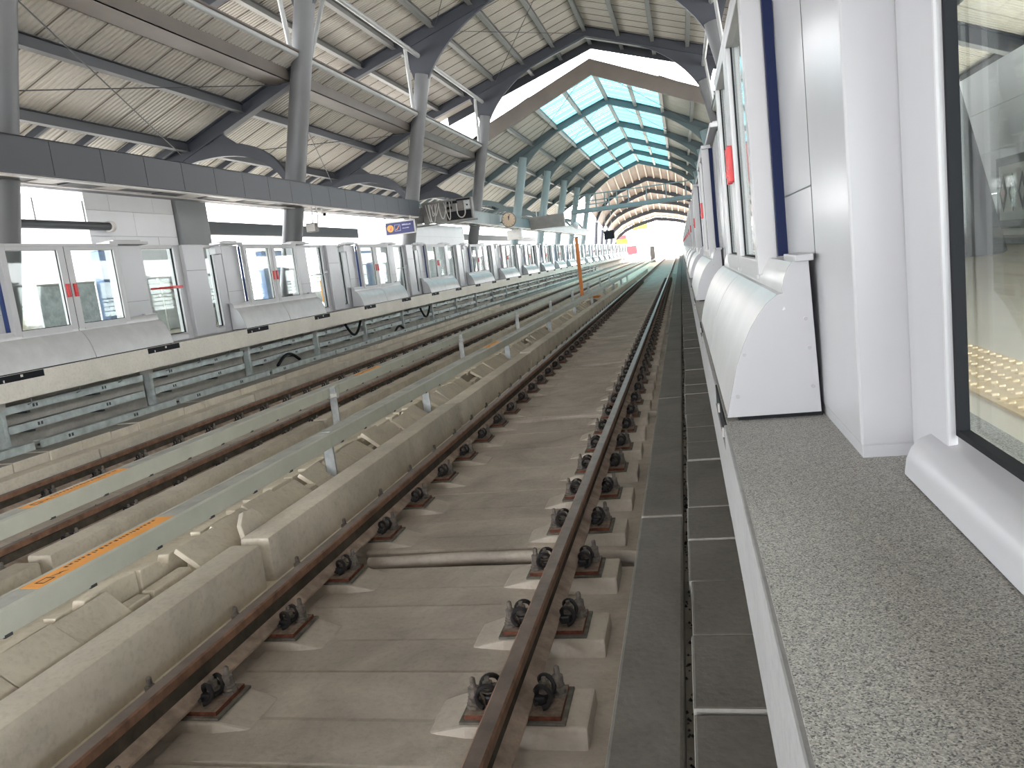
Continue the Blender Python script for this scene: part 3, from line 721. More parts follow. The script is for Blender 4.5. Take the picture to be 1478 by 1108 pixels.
for s in (-1, 1):
    seam[s, 'h'] = MB().band([(X(s, 0), hz(0) + .455), (X(s, 9.3), hz(9.3) + .455)], 0, .012, -.012, .012).mesh('sheet_lap', ['gutter'])
    seam[s, 'l'] = MB().band([(X(s, 5.6), lz(5.6) + .405), (X(s, 11.4), lz(11.4) + .405)], 0, .012, -.012, .012).mesh('sheet_lap', ['gutter'])
for s in (-1, 1):
    for k in range(-10, 42):
        for t in ('h', 'l'):
            if t == 'l' and k >= 40: continue
            o = put('roof_sheet', SHN[s, t], roof, (0, k, 0))
            if k >= 0 and (s < 0 or t == 'h'): put('sheet_lap', seam[s, t], o)
# opaque top skin keeps daylight from leaking through the laps
    for t, path, ye in (('h', [(0, hz(0) + .54), (9.35, hz(9.35) + .54)], 42.0), ('l', [(5.5, lz(5.5) + .50), (11.45, lz(11.45) + .50)], 40.0)):
        mk('roof_deck', MB().band([(X(s, u), z) for u, z in path], 0, .04, -36, ye), 'gutter', roof)
# purlins of the near roofs
def purl(s, u, z, y0, y1, mat='purlin', w=.09, h=.22, name='purlin'):
    mb = MB(); x = X(s, u)
    mb.box(x - w, x + w, y0, y1, z, z + .015); mb.box(x - .012, x + .012, y0, y1, z + .015, z + h - .012); mb.box(x - w, x + w, y0, y1, z + h - .012, z + h)
    return mk(name, mb, mat, roof)
NY = [-10, 1.0] + NEAR
for a, b in zip(NY, NY[1:]):
    for s in (-1, 1):
        for u in (1.55, 3.1, 4.65, 6.2, 7.6, 9.0): purl(s, u, hz(u) + .24, a + .05, b - .05)
        for u in (7.5, 9.3, 11.2): purl(s, u, lz(u) + .16, a + .05, b - .05, 'lowpurlin', .09, .25)
    purl(-1, 0, hz(0) + .22, a + .05, b - .05)
for u in (1.55, 3.1, 4.65, 0):
    for s in ((-1, 1) if u else (1,)): purl(s, u, hz(u) + .24, 39.35, 41.9, 'purlin')
# small rafters in the outer strip of the low roof
for k in range(0, 38):
    y = 5.0 + 1.45 * k
    if y < 39.5: mk('small_rafter', MB().band([(X(-1, 9.3), lz(9.3) + .22), (X(-1, 11.2), lz(11.2) + .22)], 0, .16, y - .05, y + .05), 'steel', roof)
# end trim of the high roof
for s in (-1, 1):
    mk('verge_beam', MB().band([(X(s, 0), hz(0) + .05), (X(s, 7.9), hz(7.9) + .05)], 0, .42, 41.9, 42.0), 'steel', roof)
    mk('verge_strip', MB().band([(X(s, 0), hz(0) - .04), (X(s, 3.9), hz(3.9) - .04)], 0, .10, 39.46, 39.5), 'chord', roof)
# truss tubes, gutter, diagonals in the column line
for s in (-1, 1):
    tr = tag(empty('eaves_truss', (0, 0, 0)), 'tubular truss with brown gutter joining the ' + ('left' if s < 0 else 'right') + ' column tops along the track', 'truss')
    mk('lower_chord', MB().tube([(X(s, 5.62), -40, 7.55), (X(s, 5.62), 39.2, 7.55)], .085, 12), 'chord', tr, smooth=40)
    mk('upper_chord', MB().tube([(X(s, 5.30), -40, 9.62), (X(s, 5.30), 39.2, 9.62)], .085, 12), 'chord', tr, smooth=40)
    g = MB(); x = X(s, 6.30)
    g.box(x - .30, x + .30, -40, 39.2, 6.98, 7.00).box(x - .30, x - .28, -40, 39.2, 6.98, 7.42).box(x + .28, x + .30, -40, 39.2, 6.98, 7.42)
    mk('gutter', g, 'gutter', tr)

    for y in [1.0] + NEAR:
        for d in (-1, 1):
            if y + d * 1.5 < 39.2: mk('diagonal', MB().tube([(X(s, 5.60), y + d * .55, 7.6), (X(s, 5.32), y + d * 1.5, 9.55)], .065, 10), 'chord', tr, smooth=40)
# crossed bracing rods under the skins
for a, b in zip(NEAR, NEAR[1:]):
    for (z, u0, u1, dz) in ((hz, 0.1, 4.5, .12), (lz, 6.2, 9.4, .1)):
        for f in (0, 1):
            p = [(X(-1, u0 if not f else u1), a + .2, z(u0 if not f else u1) + dz), (X(-1, u1 if not f else u0), b - .2, z(u1 if not f else u0) + dz)]
            mk('bracing_rod', MB().tube(p, .014, 6), 'dark', roof)
    if b < 39.4: continue
    for f in (0, 1):
        p = [(X(1, .1 if not f else 4.5), a + .2, hz(.1 if not f else 4.5) + .12), (X(1, 4.5 if not f else .1), b - .2, hz(4.5 if not f else .1) + .12)]
        mk('bracing_rod', MB().tube(p, .014, 6), 'dark', roof)
for f in (0, 1):
    u0, u1 = (6.2, 9.6) if f else (9.6, 6.2)
    mk('bracing_rod', MB().tube([(X(-1, u0), 2.5, lz(u0) + .1), (X(-1, u1), 10.3, lz(u1) + .1)], .014, 6), 'dark', roof)

# skylight roof
for s in (-1, 1):
    sky = sheet(s, [(0.06, fz(0.06) + .44), (1.7, fz(1.7) + .44), (3.2, fz(3.2) + .44)], 1.29, 3, 'skylight', 'skylight_sheet', .05)
    opq = sheet(s, [(3.2, fz(3.2) + .44), (4.6, fz(4.6) + .44), (6.2, fz(6.2) + .44), (8.0, fz(8.0) + .44), (9.8, fz(9.8) + .44), (12.0, fz(11.6) + .36)], 1.29, 6, 'soffit')
    lap = MB().band([(X(s, 3.2), fz(3.2) + .425), (X(s, 4.6), fz(4.6) + .425), (X(s, 6.2), fz(6.2) + .425), (X(s, 8.0), fz(8) + .425), (X(s, 9.8), fz(9.8) + .425)], 0, .012, -.012, .012).mesh('sheet_lap', ['gutter'])
    for k in range(35):
        put('skylight_sheet', sky, roof, (0, 40.75 + 1.29 * k, 0)); o = put('roof_sheet', opq, roof, (0, 40.75 + 1.29 * k, 0))
        if s < 0: put('sheet_lap', lap, o)
    mk('roof_deck', MB().band([(X(s, u), z) for u, z in [(3.22, fz(3.22) + .53)] + [(u, z + .53) for u, z in FP[3:]]], 0, .04, 40.6, 86.2), 'gutter', roof)
    YY = [40.7] + FARF
    for a, b in zip(YY, YY[1:]):
        for u in (1.65, 3.2, 4.8, 6.4, 8.0, 9.8): purl(s, u, fz(u) + .18, a + .05, b - .05, 'purlin' if u > 3.3 else 'chord')
        if s < 0: purl(s, 0, fz(0) + .18, a + .05, b - .05, 'chord')
    # deep fascia facing the camera
    mk('gable_fascia', MB().band([(X(s, 0), 10.28), (X(s, 6.0), 7.75)], 0, .78, 40.45, 40.6), 'gutter', roof)
    for a, b in zip(YY, YY[1:]):
        mk('bracing_rod', MB().tube([(X(s, .3), a + .2, fz(.3) + .2), (X(s, 4.6), b - .2, fz(4.6) + .2)], .014, 6), 'dark', roof)
# small rafters under the far left roof
for k in range(46):
    mk('small_rafter', MB().band([(X(-1, 9.6), fz(9.6) + .25), (X(-1, 11.6), fz(11.6) + .25)], 0, .15, 41 + k - .05, 41 + k + .05), 'teal', roof)

# end roof, sinking towards the far end
EP = [(0, 0), (1.7, -.5), (3.2, -1.05), (4.6, -1.9), (5.6, -3.0), (6.2, -4.2)]
def eshape(y):
    k = .5 + .5 * (endz(y) - 5) / 5.4
    return [(u * (1.0 - .06 * (1 - k)), endz(y) + dz * (.55 + .45 * k) * (.75 if y > 100 else 1)) for u, dz in EP]
EY = [86.2] + ENDF
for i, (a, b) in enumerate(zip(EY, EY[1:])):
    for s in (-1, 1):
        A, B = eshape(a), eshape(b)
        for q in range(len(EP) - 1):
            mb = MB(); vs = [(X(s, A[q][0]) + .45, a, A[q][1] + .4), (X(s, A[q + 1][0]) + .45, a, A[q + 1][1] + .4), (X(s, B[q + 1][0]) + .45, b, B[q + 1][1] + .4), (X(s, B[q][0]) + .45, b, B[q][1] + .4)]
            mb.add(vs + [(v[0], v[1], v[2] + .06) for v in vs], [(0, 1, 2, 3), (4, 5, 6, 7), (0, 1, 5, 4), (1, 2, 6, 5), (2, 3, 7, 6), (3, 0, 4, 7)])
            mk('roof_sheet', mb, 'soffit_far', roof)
        for u in (0, .8, 1.6, 2.4, 3.2, 4.0, 4.8):
            def zi(P):
                for (u0, z0), (u1, z1) in zip(P, P[1:]):
                    if u <= u1: return z0 + (z1 - z0) * (u - u0) / (u1 - u0)
                return P[-1][1]
            if u == 0 and s > 0: continue
            za, zb = zi(A) + .24, zi(B) + .24
            x = X(s, u) + .45
            mb = MB(); vs = [(x - .07, a, za), (x + .07, a, za), (x + .07, b, zb), (x - .07, b, zb)]
            mb.add(vs + [(v[0], v[1], v[2] + .16) for v in vs], [(0, 1, 2, 3), (4, 5, 6, 7), (0, 1, 5, 4), (1, 2, 6, 5), (2, 3, 7, 6), (3, 0, 4, 7)])
            mk('purlin', mb, 'white_purlin', roof)
for i, y in enumerate(ENDF):
    fr = tag(empty('end_roof_frame', (0, y, 0)), 'dark curved frame of the low end roof, ' + nth(i), 'roof frame', 'end roof frames')
    for s in (-1, 1):
        P = [(X(s, u) + .45, z) for u, z in eshape(y)]
        mk('rafter', MB().band(P, -.15, .36, -.12, .12), 'steel', fr)
        q = P[-1]
        mk('leg', MB().tube([(q[0], 0, q[1]), (q[0] + s * .6, 0, 1.0)], .2, 10), 'steel', fr, smooth=40)

# ------------------------------------------------------------------ cladding beam between the columns
for s, side in ((-1, 'left'), (1, 'right')):
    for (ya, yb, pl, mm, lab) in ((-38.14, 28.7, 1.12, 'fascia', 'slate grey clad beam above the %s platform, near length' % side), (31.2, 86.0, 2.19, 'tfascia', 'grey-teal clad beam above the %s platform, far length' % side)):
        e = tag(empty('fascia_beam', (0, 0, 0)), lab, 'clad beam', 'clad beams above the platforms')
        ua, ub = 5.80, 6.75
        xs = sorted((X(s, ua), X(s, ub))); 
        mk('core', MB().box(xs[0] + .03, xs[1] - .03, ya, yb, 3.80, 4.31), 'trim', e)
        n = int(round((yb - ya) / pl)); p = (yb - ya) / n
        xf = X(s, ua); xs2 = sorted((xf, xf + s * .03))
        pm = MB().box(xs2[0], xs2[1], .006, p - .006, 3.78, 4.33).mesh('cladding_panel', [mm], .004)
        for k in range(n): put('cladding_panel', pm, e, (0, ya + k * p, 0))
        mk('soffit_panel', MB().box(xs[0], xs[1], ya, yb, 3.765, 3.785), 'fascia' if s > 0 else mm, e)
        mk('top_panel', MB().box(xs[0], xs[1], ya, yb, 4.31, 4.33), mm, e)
        xt = sorted((X(s, ua + .06), X(s, ua + .16)))
        mk('soffit_trim', MB().box(xt[0], xt[1], ya, yb, 3.735, 3.766), 'trim', e)
        xt = sorted((X(s, ua + .52), X(s, ua + .60)))
        mk('soffit_trim', MB().box(xt[0], xt[1], ya, yb, 3.735, 3.766), 'trim', e)
        if s < 0:
            k = 0; y = ya + 1
            while y < yb - 1:
                xt = sorted((X(s, ua + .18), X(s, ua + .50)))
                mk('ceiling_vent', MB().box(xt[0], xt[1], y, y + .75, 3.75, 3.767), 'dark', e)
                mk('ceiling_tile', MB().box(xt[0], xt[1], y + .85, y + 1.35, 3.752, 3.767), 'trim', e); y += 1.5 if k % 3 else 2.4; k += 1

# outer eaves beam and parapet of each platform
for s, side in ((-1, 'left'), (1, 'right')):
    xs = sorted((X(s, 11.4), X(s, 11.7)))
    tag(mk('eaves_beam', MB().box(xs[0], xs[1], 17.5, 90, 3.72, 4.16), 'dark', bev=.02), 'long dark beam along the outer edge of the %s platform' % side, 'beam')
    pr = tag(empty('parapet_railing', (0, 0, 0)), 'pale parapet with glass and steel railing at the back of the %s platform' % side, 'railing')
    xs = sorted((X(s, 11.0), X(s, 11.15)))
    mk('parapet', MB().box(xs[0], xs[1], -3, 116, ZP, ZP + .42), 'wallwhite', pr)
    for z in (.62, .8, .98, 1.12): mk('rail_bar', MB().tube([(X(s, 11.05), -3, ZP + z), (X(s, 11.05), 116, ZP + z)], .022 if z < 1.1 else .035, 8), 'railing', pr, smooth=40)
    for k in range(56): mk('baluster', MB().box(X(s, 11.05) - .02, X(s, 11.05) + .02, -1 + 2.1 * k, -.95 + 2.1 * k, ZP + .42, ZP + 1.12), 'railing', pr)

# ------------------------------------------------------------------ left platform: shaft walls, pillar, pipe, panels behind the glass
def clad_block(name, label, x0, x1, y0, y1, z1, mat, nz, ny, cat):
    e = tag(empty(name, ((x0 + x1) / 2, (y0 + y1) / 2, ZP)), label, cat)
    ox, oy = (x0 + x1) / 2, (y0 + y1) / 2
    mk('core', MB().box(x0 - ox + .03, x1 - ox - .03, y0 - oy + .03, y1 - oy - .03, 0, z1 - ZP - .01), 'wallgrey', e)
    hz_, wy = (z1 - ZP) / nz, (y1 - y0) / ny
    for a in range(nz):
        off = .5 * wy if a % 2 else 0
        for b in range(ny + (1 if off else 0)):
            ya = max(y0, y0 + b * wy - off); yb = min(y1, y0 + (b + 1) * wy - off)
            mk('wall_panel', MB().box(x1 - ox - .03, x1 - ox, ya - oy + .004, yb - oy - .004, a * hz_ + .004, (a + 1) * hz_ - .004), mat, e)
        mk('wall_panel', MB().box(x0 - ox, x1 - ox - .03, y0 - oy, y0 - oy + .03, a * hz_ + .004, (a + 1) * hz_ - .004), mat, e)
    return e
clad_block('lift_shaft', 'white panelled lift shaft on the left platform beside the grey pillar', -14.2, -12.0, 14.5, 17.45, 4.3, 'wallwhite', 6, 2, 'lift shaft')
tag(mk('platform_pillar', MB().box(-12.9, -11.9, 17.5, 18.75, ZP, 4.3), 'wallgrey', bev=.03), 'wide grey rectangular pillar next to the white lift shaft', 'pillar')
clad_block('stair_enclosure', 'pale blue-white stair enclosure behind the hanging blue sign', -14.0, -11.6, 33.5, 42.5, 3.95, 'wallwhite', 5, 5, 'stair enclosure')
pp = tag(empty('service_pipe', (-11.88, 12.0, 3.4)), 'thick dark pipe hanging below the left beam, ending at the lift shaft', 'pipe')
mk('pipe_run', MB().tube([(0, -8, 0), (0, 2.95, 0)], .085, 14), 'dark', pp, smooth=40)
mk('pipe_flange', MB().tube([(0, 2.95, 0), (0, 3.05, 0)], .12, 14), 'trim', pp, smooth=40)
for k in range(3): mk('pipe_hanger', MB().tube([(0, -.3 + 1.3 * k, .08), (0, -.3 + 1.3 * k, .5)], .012, 6), 'dark', pp)
# things behind the left glass
def panel(name, label, cat, x, y0, y1, z0, z1, mat, t=.08):
    return tag(mk(name, MB().box(x - t / 2, x + t / 2, y0, y1, z0, z1), mat, bev=.01), label, cat)
def stand(name, label, cat, x, y0, y1, h, mat, depth=.5):
    e = tag(empty(name, (x, (y0 + y1) / 2, ZP)), label, cat); l = (y1 - y0) / 2
    mk('cabinet', MB().box(-depth / 2, depth / 2, -l, l, .08, h), mat, e, bev=.015)
    mk('plinth', MB().box(-depth / 2 + .03, depth / 2 - .03, -l + .03, l - .03, 0, .08), 'dark', e)
    mk('top_cap', MB().box(-depth / 2 - .01, depth / 2 + .01, -l - .01, l + .01, h, h + .03), 'trim', e, bev=.005)
    return e
stand('advert_stand', 'blue advert stand seen through the nearest left screen doors', 'advert stand', -11.0, 13.3, 13.9, 1.75, 'bluead', .2)
stand('vending_kiosk', 'grey speckled metal kiosk behind the left screen doors', 'kiosk', -11.2, 11.7, 13.1, 1.15, 'galv')
stand('red_counter', 'red and cream counter behind the leftmost screen door', 'counter', -12.0, 10.2, 11.5, .62, 'redfar')
stand('yellow_board_stand', 'narrow yellow board behind the leftmost screen door', 'board', -11.6, 11.35, 11.55, .95, 'yellow', .1)
stand('advert_stand', 'tall blue advert stand behind the second left screen doors', 'advert stand', -11.7, 20.6, 21.9, 1.75, 'bluead', .2)
stand('advert_stand', 'blue advert stand behind the third left screen doors', 'advert stand', -11.7, 27.6, 28.9, 1.70, 'bluead', .2)
stand('orange_bin', 'round-edged orange bin behind the left glass screens', 'bin', -10.9, 22.9, 23.3, .75, 'amber', .35)
# stair balustrade outline behind the second doors
sb = tag(empty('stair_balustrade', (-11.2, 16.5, ZP)), 'sloping steel stair balustrade behind the second left screen doors', 'balustrade')
for z in (0, .35, .7): mk('sloping_rail', MB().tube([(0, -1.2, 1.0 + z * .5 - .2), (0, 2.8, -.1 + z * .5)], .03, 8), 'railing', sb, smooth=40)
for k in range(5): mk('baluster', MB().tube([(0, -1.1 + .9 * k, 0), (0, -1.1 + .9 * k, 1.15 - .26 * k)], .02, 6), 'railing', sb)

# ------------------------------------------------------------------ things hung from or fixed to the left beam
def local(e, n, mb, m, **k): return mk(n, mb, m, e, **k)
# blue hanging sign: faces the camera along the platform
e = tag(empty('hanging_sign', (-9.72, 27.2, 3.36)), 'blue hanging sign with amber circle and stair symbol under the grey beam', 'sign')
local(e, 'case', MB().box(-.55, .55, -.07, .07, -.24, .24), 'trim', bev=.015)
local(e, 'face', MB().box(-.53, .53, -.078, -.068, -.21, .19), 'bluesign')
ring = MB().tube([(-.36, -.0782, 0), (-.36, -.0840, 0)], .125, 24); c = local(e, 'amber_disc', ring, 'amber')
local(c, 'disc_numeral', MB().prism([(-.42, .04), (-.40, .04), (-.37, -.04), (-.345, .0), (-.32, .05), (-.30, .05), (-.34, -.07), (-.37, -.07)], -.0868, -.0838), 'redfar')
local(c, 'disc_ring', MB().box(-.405, -.395, -.0868, -.0838, -.06, .06), 'pale')
local(e, 'symbol_frame', MB().box(-.20, .02, -.082, -.0775, .10, .112).box(-.20, .02, -.082, -.0775, -.112, -.10).box(-.20, -.19, -.082, -.0775, -.11, .11).box(.01, .02, -.082, -.0775, -.11, .11), 'pale')
local(e, 'stair_symbol', MB().prism([(-.16, -.06), (-.10, -.06), (-.03, .05), (-.01, .07), (-.04, .07), (-.11, -.035), (-.16, -.035)], -.083, -.0775), 'amber')
tx = MB(); rr = random.Random(5); xx = .09
while xx < .42:
    l = rr.uniform(.018, .04); tx.box(xx, xx + l, -.082, -.0775, .06, .06 + rr.uniform(.03, .055)); xx += l + .01
local(e, 'upper_text', tx, 'pale')
tx = MB(); xx = .09
while xx < .33:
    l = rr.uniform(.012, .025); tx.box(xx, xx + l, -.082, -.0775, -.05, -.05 + rr.uniform(.02, .035)); xx += l + .008
local(e, 'lower_text', tx, 'pale')
for xx in (-.4, .4): local(e, 'hanger', MB().tube([(xx, 0, .24), (xx, 0, .375)], .015, 8), 'trim')
# floodlight
e = tag(empty('flood_lamp', (-9.65, 20.02, 3.20)), 'small square white lamp box hanging by the leaning column', 'lamp')
local(e, 'housing', MB().box(-.14, .14, -.10, .10, -.12, .12), 'boardgrey', bev=.015)
local(e, 'front_lens', MB().box(-.125, .125, -.112, -.10, -.105, .09), 'trim', bev=.004)
local(e, 'bracket', MB().tube([(.02, .02, .12), (.04, .03, .3), (.04, .04, .54)], .02, 8), 'trim')
local(e, 'bracket', MB().tube([(.16, 0, 0), (.2, .02, .3), (.17, .04, .54)], .02, 8), 'trim')
# small ceiling camera
e = tag(empty('ceiling_camera', (-9.62, 20.7, 3.60)), 'small pale camera on the soffit right of the square lamp', 'camera')
local(e, 'mount', MB().tube([(0, 0, .13), (0, 0, 0)], .03, 8), 'trim'); local(e, 'body', MB().tube([(-.05, .1, -.02), (.14, -.16, -.05)], .055, 10), 'trim', smooth=40); local(e, 'lens', MB().tube([(.14, -.16, -.05), (.16, -.19, -.053)], .04, 10), 'black')
# open LED board back with cables
e = tag(empty('display_board', (-8.75, 30.0, 3.95)), 'open-backed grey display board with dangling pale cables beside the clad beam', 'display board')
local(e, 'case', MB().box(-.95, 1.05, -.10, .22, -.42, .40), 'ledcase', bev=.02)
local(e, 'dark_cavity', MB().box(.0, 1.0, -.112, -.10, -.40, -.08), 'black')
for k, (a, b) in enumerate(((.05, .24), (.30, .48), (.05, .26))):
    local(e, 'module', MB().box(a, b, -.118, -.10, .22 if k < 2 else .02, .32 if k < 2 else .12), 'black', bev=.004)
local(e, 'module', MB().box(.52, .70, -.13, -.10, .02, .24), 'boardgrey', bev=.006); local(e, 'module', MB().box(.74, .98, -.118, -.10, -.04, .28), 'galv', bev=.006)
local(e, 'module_eye', MB().box(.84, .90, -.124, -.116, .08, .14), 'black'); local(e, 'upper_slot', MB().box(.46, 1.0, -.116, -.10, .30, .36), 'black')
for k in range(7):
    x0 = -.75 + .13 * k + random.uniform(-.05, .05); pts = [(x0 + .18 * math.sin(t * 2.2 + k), -.14 - .06 * math.sin(t * 3), .30 - .75 * math.sin(math.pi * t) * random.Random(k).uniform(.5, 1.0)) for t in [q / 12 for q in range(13)]]
    local(e, 'cable', MB().tube(pts, .018, 6), 'cable', smooth=60)
pts = [(.62 + .16 * math.cos(t), -.15, -.12 - .22 * math.sin(t)) for t in [math.pi * q / 12 for q in range(13)]]
local(e, 'cable', MB().tube([(pts[0][0], -.15, .2)] + pts + [(pts[-1][0], -.15, .2)], .022, 8), 'cable', smooth=60)
local(e, 'side_frame', MB().box(-1.35, -.98, -.05, .3, -.35, .25).box(-1.5, 1.2, 0, .06, -.50, -.44), 'ledcase', bev=.01)
local(e, 'support_arm', MB().box(-.9, .4, .3, .45, -.1, .05), 'steel')
# clock
e = tag(empty('platform_clock', (-8.93, 42.3, 3.99)), 'round cream clock on an arm in front of the grey-teal beam', 'clock')
local(e, 'rim', MB().tube([(0, -.06, 0), (0, .06, 0)], .40, 28), 'boardgrey', smooth=40); local(e, 'face', MB().tube([(0, -.075, 0), (0, -.06, 0)], .36, 28), 'clockface')
local(e, 'hour_hand', MB().box(-.02, .02, -.082, -.076, -.02, .20), 'ink'); local(e, 'minute_hand', MB().prism([(-.015, 0), (.015, 0), (.09, .28), (.06, .29)], -.084, -.078), 'ink')
for k in range(12):
    a = math.pi * k / 6; local(e, 'hour_mark', MB().box(math.sin(a) * .31 - .012, math.sin(a) * .31 + .012, -.08, -.0755, math.cos(a) * .31 - .02, math.cos(a) * .31 + .02), 'ink')
local(e, 'arm', MB().tube([(-.30, .05, -.05), (-.50, .1, -.08)], .03, 8), 'steel')
# grey box sign, monitor, camera globe, pale boxes further along
def hung(name, lab, cat, c, hx, hy, hz_, mat, face=None, rod=.5):
    e = tag(empty(name, c), lab, cat)
    local(e, 'case', MB().box(-hx, hx, -hy, hy, -hz_, hz_), mat, bev=.02)
    local(e, 'face', MB().box(-hx * .93, hx * .93, -hy - .01, -hy, -hz_ * .9, hz_ * .9), face or mat)
    for q in (-.6, .6): local(e, 'hanger', MB().tube([(hx * q, 0, hz_), (hx * q, 0, hz_ + rod)], .02, 8), 'trim')
    return e
hung('display_box', 'brown-grey display box hung behind the orange pole', 'display', (-8.25, 51.0, 4.05), 1.12, .22, .40, 'boardgrey')
hung('platform_monitor', 'black monitor hung near the far end of the left platform', 'monitor', (-6.2, 72.0, 3.2), .46, .10, .38, 'black', None, 1.79)
hung('light_box', 'pale box lamp under the beam right of the clock', 'lamp', (-9.75, 47.5, 3.36), .45, .3, .28, 'trim', None, .12)
e = tag(empty('globe_camera', (-7.6, 60.0, 3.95)), 'white globe camera at the end of the teal beam', 'camera')
local(e, 'globe', MB().lathe([(.02, -.26), (.16, -.2), (.25, -.06), (.25, .06), (.16, .2), (.03, .25)], (0, 0, 0), 14), 'white', smooth=60); local(e, 'arm', MB().tube([(-.2, 0, 0), (-1.6, 0, .05)], .04, 8), 'trim')
e = hung('amber_sign', 'small amber sign at the far end of the left platform', 'sign', (-8.15, 114.5, 3.0), .75, .08, .35, 'amber', None, .02)
for q in (-.5, .5): local(e, 'support_post', MB().tube([(q, .1, -.3), (q, .1, ZP - 3.0)], .05, 8), 'trim')

# foot gantry across the tracks
e = tag(empty('cross_gantry', (0, 72.0, 5.55)), 'grey-teal railed gantry crossing above both tracks', 'gantry')
local(e, 'beam', MB().box(-9.4, 1.6, -.2, .2, -.12, .22), 'tcolumn'); local(e, 'beam_flange', MB().box(-9.4, 1.6, -.35, .35, -.16, -.12), 'teal')
local(e, 'top_rail', MB().tube([(-9.2, 0, 1.42), (1.5, 0, 1.42)], .05, 8), 'tcolumn'); local(e, 'mid_rail', MB().tube([(-9.2, 0, .85), (-4.2, 0, .85)], .045, 8), 'tcolumn')
for k, xx in enumerate((-8.9, -8.0, -7.1, -6.3, -5.95, -5.2, -4.2, -2.6, -.9, .8)): local(e, 'post', MB().box(xx - .05, xx + .05, -.05, .05, .2, 1.42 if k < 7 else 1.42), 'tcolumn')
local(e, 'upper_walk', MB().box(-9.4, -6.0, -.1, .1, .5, .58), 'tcolumn')

# orange pole between the third rails
e = tag(empty('orange_pole', (-3.42, 26.8, -.19)), 'slim orange pole standing between the two third rails', 'pole')
local(e, 'shaft', MB().box(-.055, .055, -.055, .055, 0, 2.42), 'pole', bev=.008)
local(e, 'foot_bracket', MB().box(-.02, .60, -.30, .18, .34, .40).box(-.10, .10, -.10, .10, .0, .02), 'pole', bev=.02)
local(e, 'cap', MB().box(-.065, .065, -.065, .065, 2.40, 2.44), 'dark')
# trackside cabinet far ahead
e = tag(empty('trackside_cabinet', (-3.55, 101.0, -.19)), 'brown-grey trackside cabinet standing between the tracks at the far end', 'cabinet')
local(e, 'body', MB().box(-.28, .28, -.3, .3, .1, 2.0), 'boardgrey', bev=.02); local(e, 'door_panel', MB().box(-.24, .24, -.312, -.3, .2, 1.9), 'boardgrey'); local(e, 'base', MB().box(-.32, .32, -.34, .34, 0, .1), 'deck')

# ------------------------------------------------------------------ beyond the end: boards, buildings
def billboard(lab, cx, y, cz, hx, hz_, mat, zbase):
    e = tag(empty('roadside_board', (cx, y, zbase)), lab, 'board')
    local(e, 'board', MB().box(-hx, hx, -.15, .15, cz - hz_ - zbase, cz + hz_ - zbase), mat); local(e, 'back_frame', MB().box(-hx * .9, hx * .9, .15, .4, cz - hz_ * .9 - zbase, cz + hz_ * .9 - zbase), 'trim')
    for q in ((-.6, .6) if zbase < -1 else (-.2, .2)): local(e, 'mast', MB().tube([(hx * q, .3, 0), (hx * q, .3, cz - hz_ - zbase)], .15, 8), 'trim')
billboard('bright yellow board beyond the far end of the station', -7.6, 160.0, 6.3, 1.45, .75, 'far_yellow', -12)
billboard('red board beyond the station, below the yellow board', -10.2, 165.0, 1.1, 1.6, 1.4, 'far_red', -12)
billboard('small red sign at the end of the left platform roof', -10.6, 150.0, 3.9, .75, .65, 'far_red', -12)
for k, (x0, x1, y0, y1, z1) in enumerate(((-60, -34, 60, 90, 2.6), (-75, -40, 5, 45, 1.0), (-26, -12, 210, 240, 6.0), (14, 30, 200, 230, 5.0), (-50, -30, 130, 170, 5.0))):
    e = tag(empty('distant_building', ((x0 + x1) / 2, (y0 + y1) / 2, -12)), 'pale hazy building ' + ['left of the platform behind the third roof column', 'far left behind the nearest screen doors', 'beyond the end of the tracks, left of them', 'beyond the end of the tracks, right of them', 'behind the far left platform'][k], 'building')
    hx, hy = (x1 - x0) / 2, (y1 - y0) / 2
    local(e, 'walls', MB().box(-hx, hx, -hy, hy, 0, z1 + 12), 'facade'); local(e, 'roof_edge', MB().box(-hx - .3, hx + .3, -hy - .3, hy + .3, z1 + 12, z1 + 12.5), 'trim')
    for fl in range(3):
        for q in range(5):
            local(e, 'window', MB().box(hx - .05, hx + .05, -hy + (q + .3) * 2 * hy / 5, -hy + (q + .8) * 2 * hy / 5, z1 + 12 - 3.2 * (fl + 1), z1 + 12 - 3.2 * fl - 1.4) if k != 3 else
                  MB().box(-hx + (q + .3) * 2 * hx / 5, -hx + (q + .8) * 2 * hx / 5, -hy - .05, -hy + .05, z1 + 12 - 3.2 * (fl + 1), z1 + 12 - 3.2 * fl - 1.4), 'wallgrey')
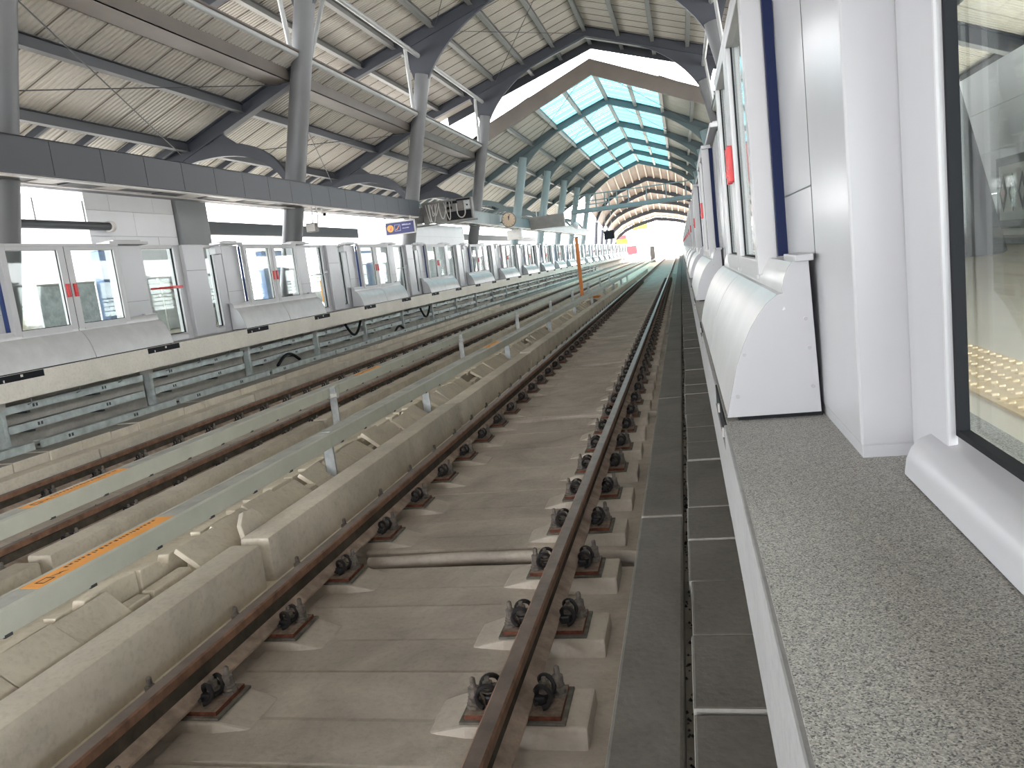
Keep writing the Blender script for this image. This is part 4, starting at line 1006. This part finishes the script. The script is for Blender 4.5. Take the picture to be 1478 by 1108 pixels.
for s, side in ((-1, 'left'), (1, 'right')):
    xs = sorted((X(s, 4.4), X(s, 4.6))); tag(mk('viaduct_parapet', MB().box(xs[0], xs[1], 117.5, 300, -.9, .9), 'edge', bev=.02), 'pale viaduct parapet beyond the station on the %s' % side, 'parapet')

# ------------------------------------------------------------------ right platform seen through the near glass
tp = struct(empty('floor_tactile'))
tile = MB().box(0, .30, .002, .298, 0, .006)
for a in range(5):
    for b in range(5):
        tile.lathe([(.016, .006), (.014, .010), (.008, .012)], (.03 + .06 * a, .03 + .06 * b, 0), 6)
tm = tile.mesh('tactile_tile', ['tactile'])
for k in range(18): put('tactile_tile', tm, tp, (.82, .9 + .30 * k, ZP - .002))
ib = struct(empty('wall_platform'))
for k in range(10):
    for a in range(4):
        mk('wall_panel', MB().box(4.60, 4.66, 4.0 + 1.5 * k + .004, 5.5 + 1.5 * k - .004, ZP + .12 + a * .62 + .003, ZP + .12 + (a + 1) * .62 - .003), 'wallwhite', ib)
mk('wall_base', MB().box(4.56, 4.66, 4.0, 19.0, ZP, ZP + .12), 'wallgrey', ib)
pt = tag(empty('pattern_panel', (4.572, 11.9, ZP + .72)), 'cream and grey geometric patterned panel on the right platform wall', 'wall panel')
local(pt, 'backing', MB().box(-.02, .02, -1.1, 1.1, -.5, .5), 'pattern')
local(pt, 'light_field', MB().box(-.03, -.02, -.98, .98, -.38, .38), 'pattern2')
for k in range(6):
    yy = -.82 + .33 * k
    local(pt, 'lozenge', MB().prism([(yy - .14, 0), (yy, .26), (yy + .14, 0), (yy, -.26)], -.036, -.03, 'x'), 'pattern')
    local(pt, 'inner_lozenge', MB().prism([(yy - .07, 0), (yy, .13), (yy + .07, 0), (yy, -.13)], -.040, -.036, 'x'), 'pattern2')
sc = tag(empty('platform_staircase', (3.7, 12.0, ZP)), 'smooth white sloping stair side behind the near right glass', 'stair')
local(sc, 'stringer', MB().prism([(-1.3, .0), (.2, 2.6), (1.6, 2.6), (1.6, 0)], -.1, .1, 'x'), 'wallwhite', bev=.02)
local(sc, 'handrail', MB().tube([(-.14, -1.3, .15), (-.14, .2, 2.72)], .03, 8), 'galv', smooth=40)
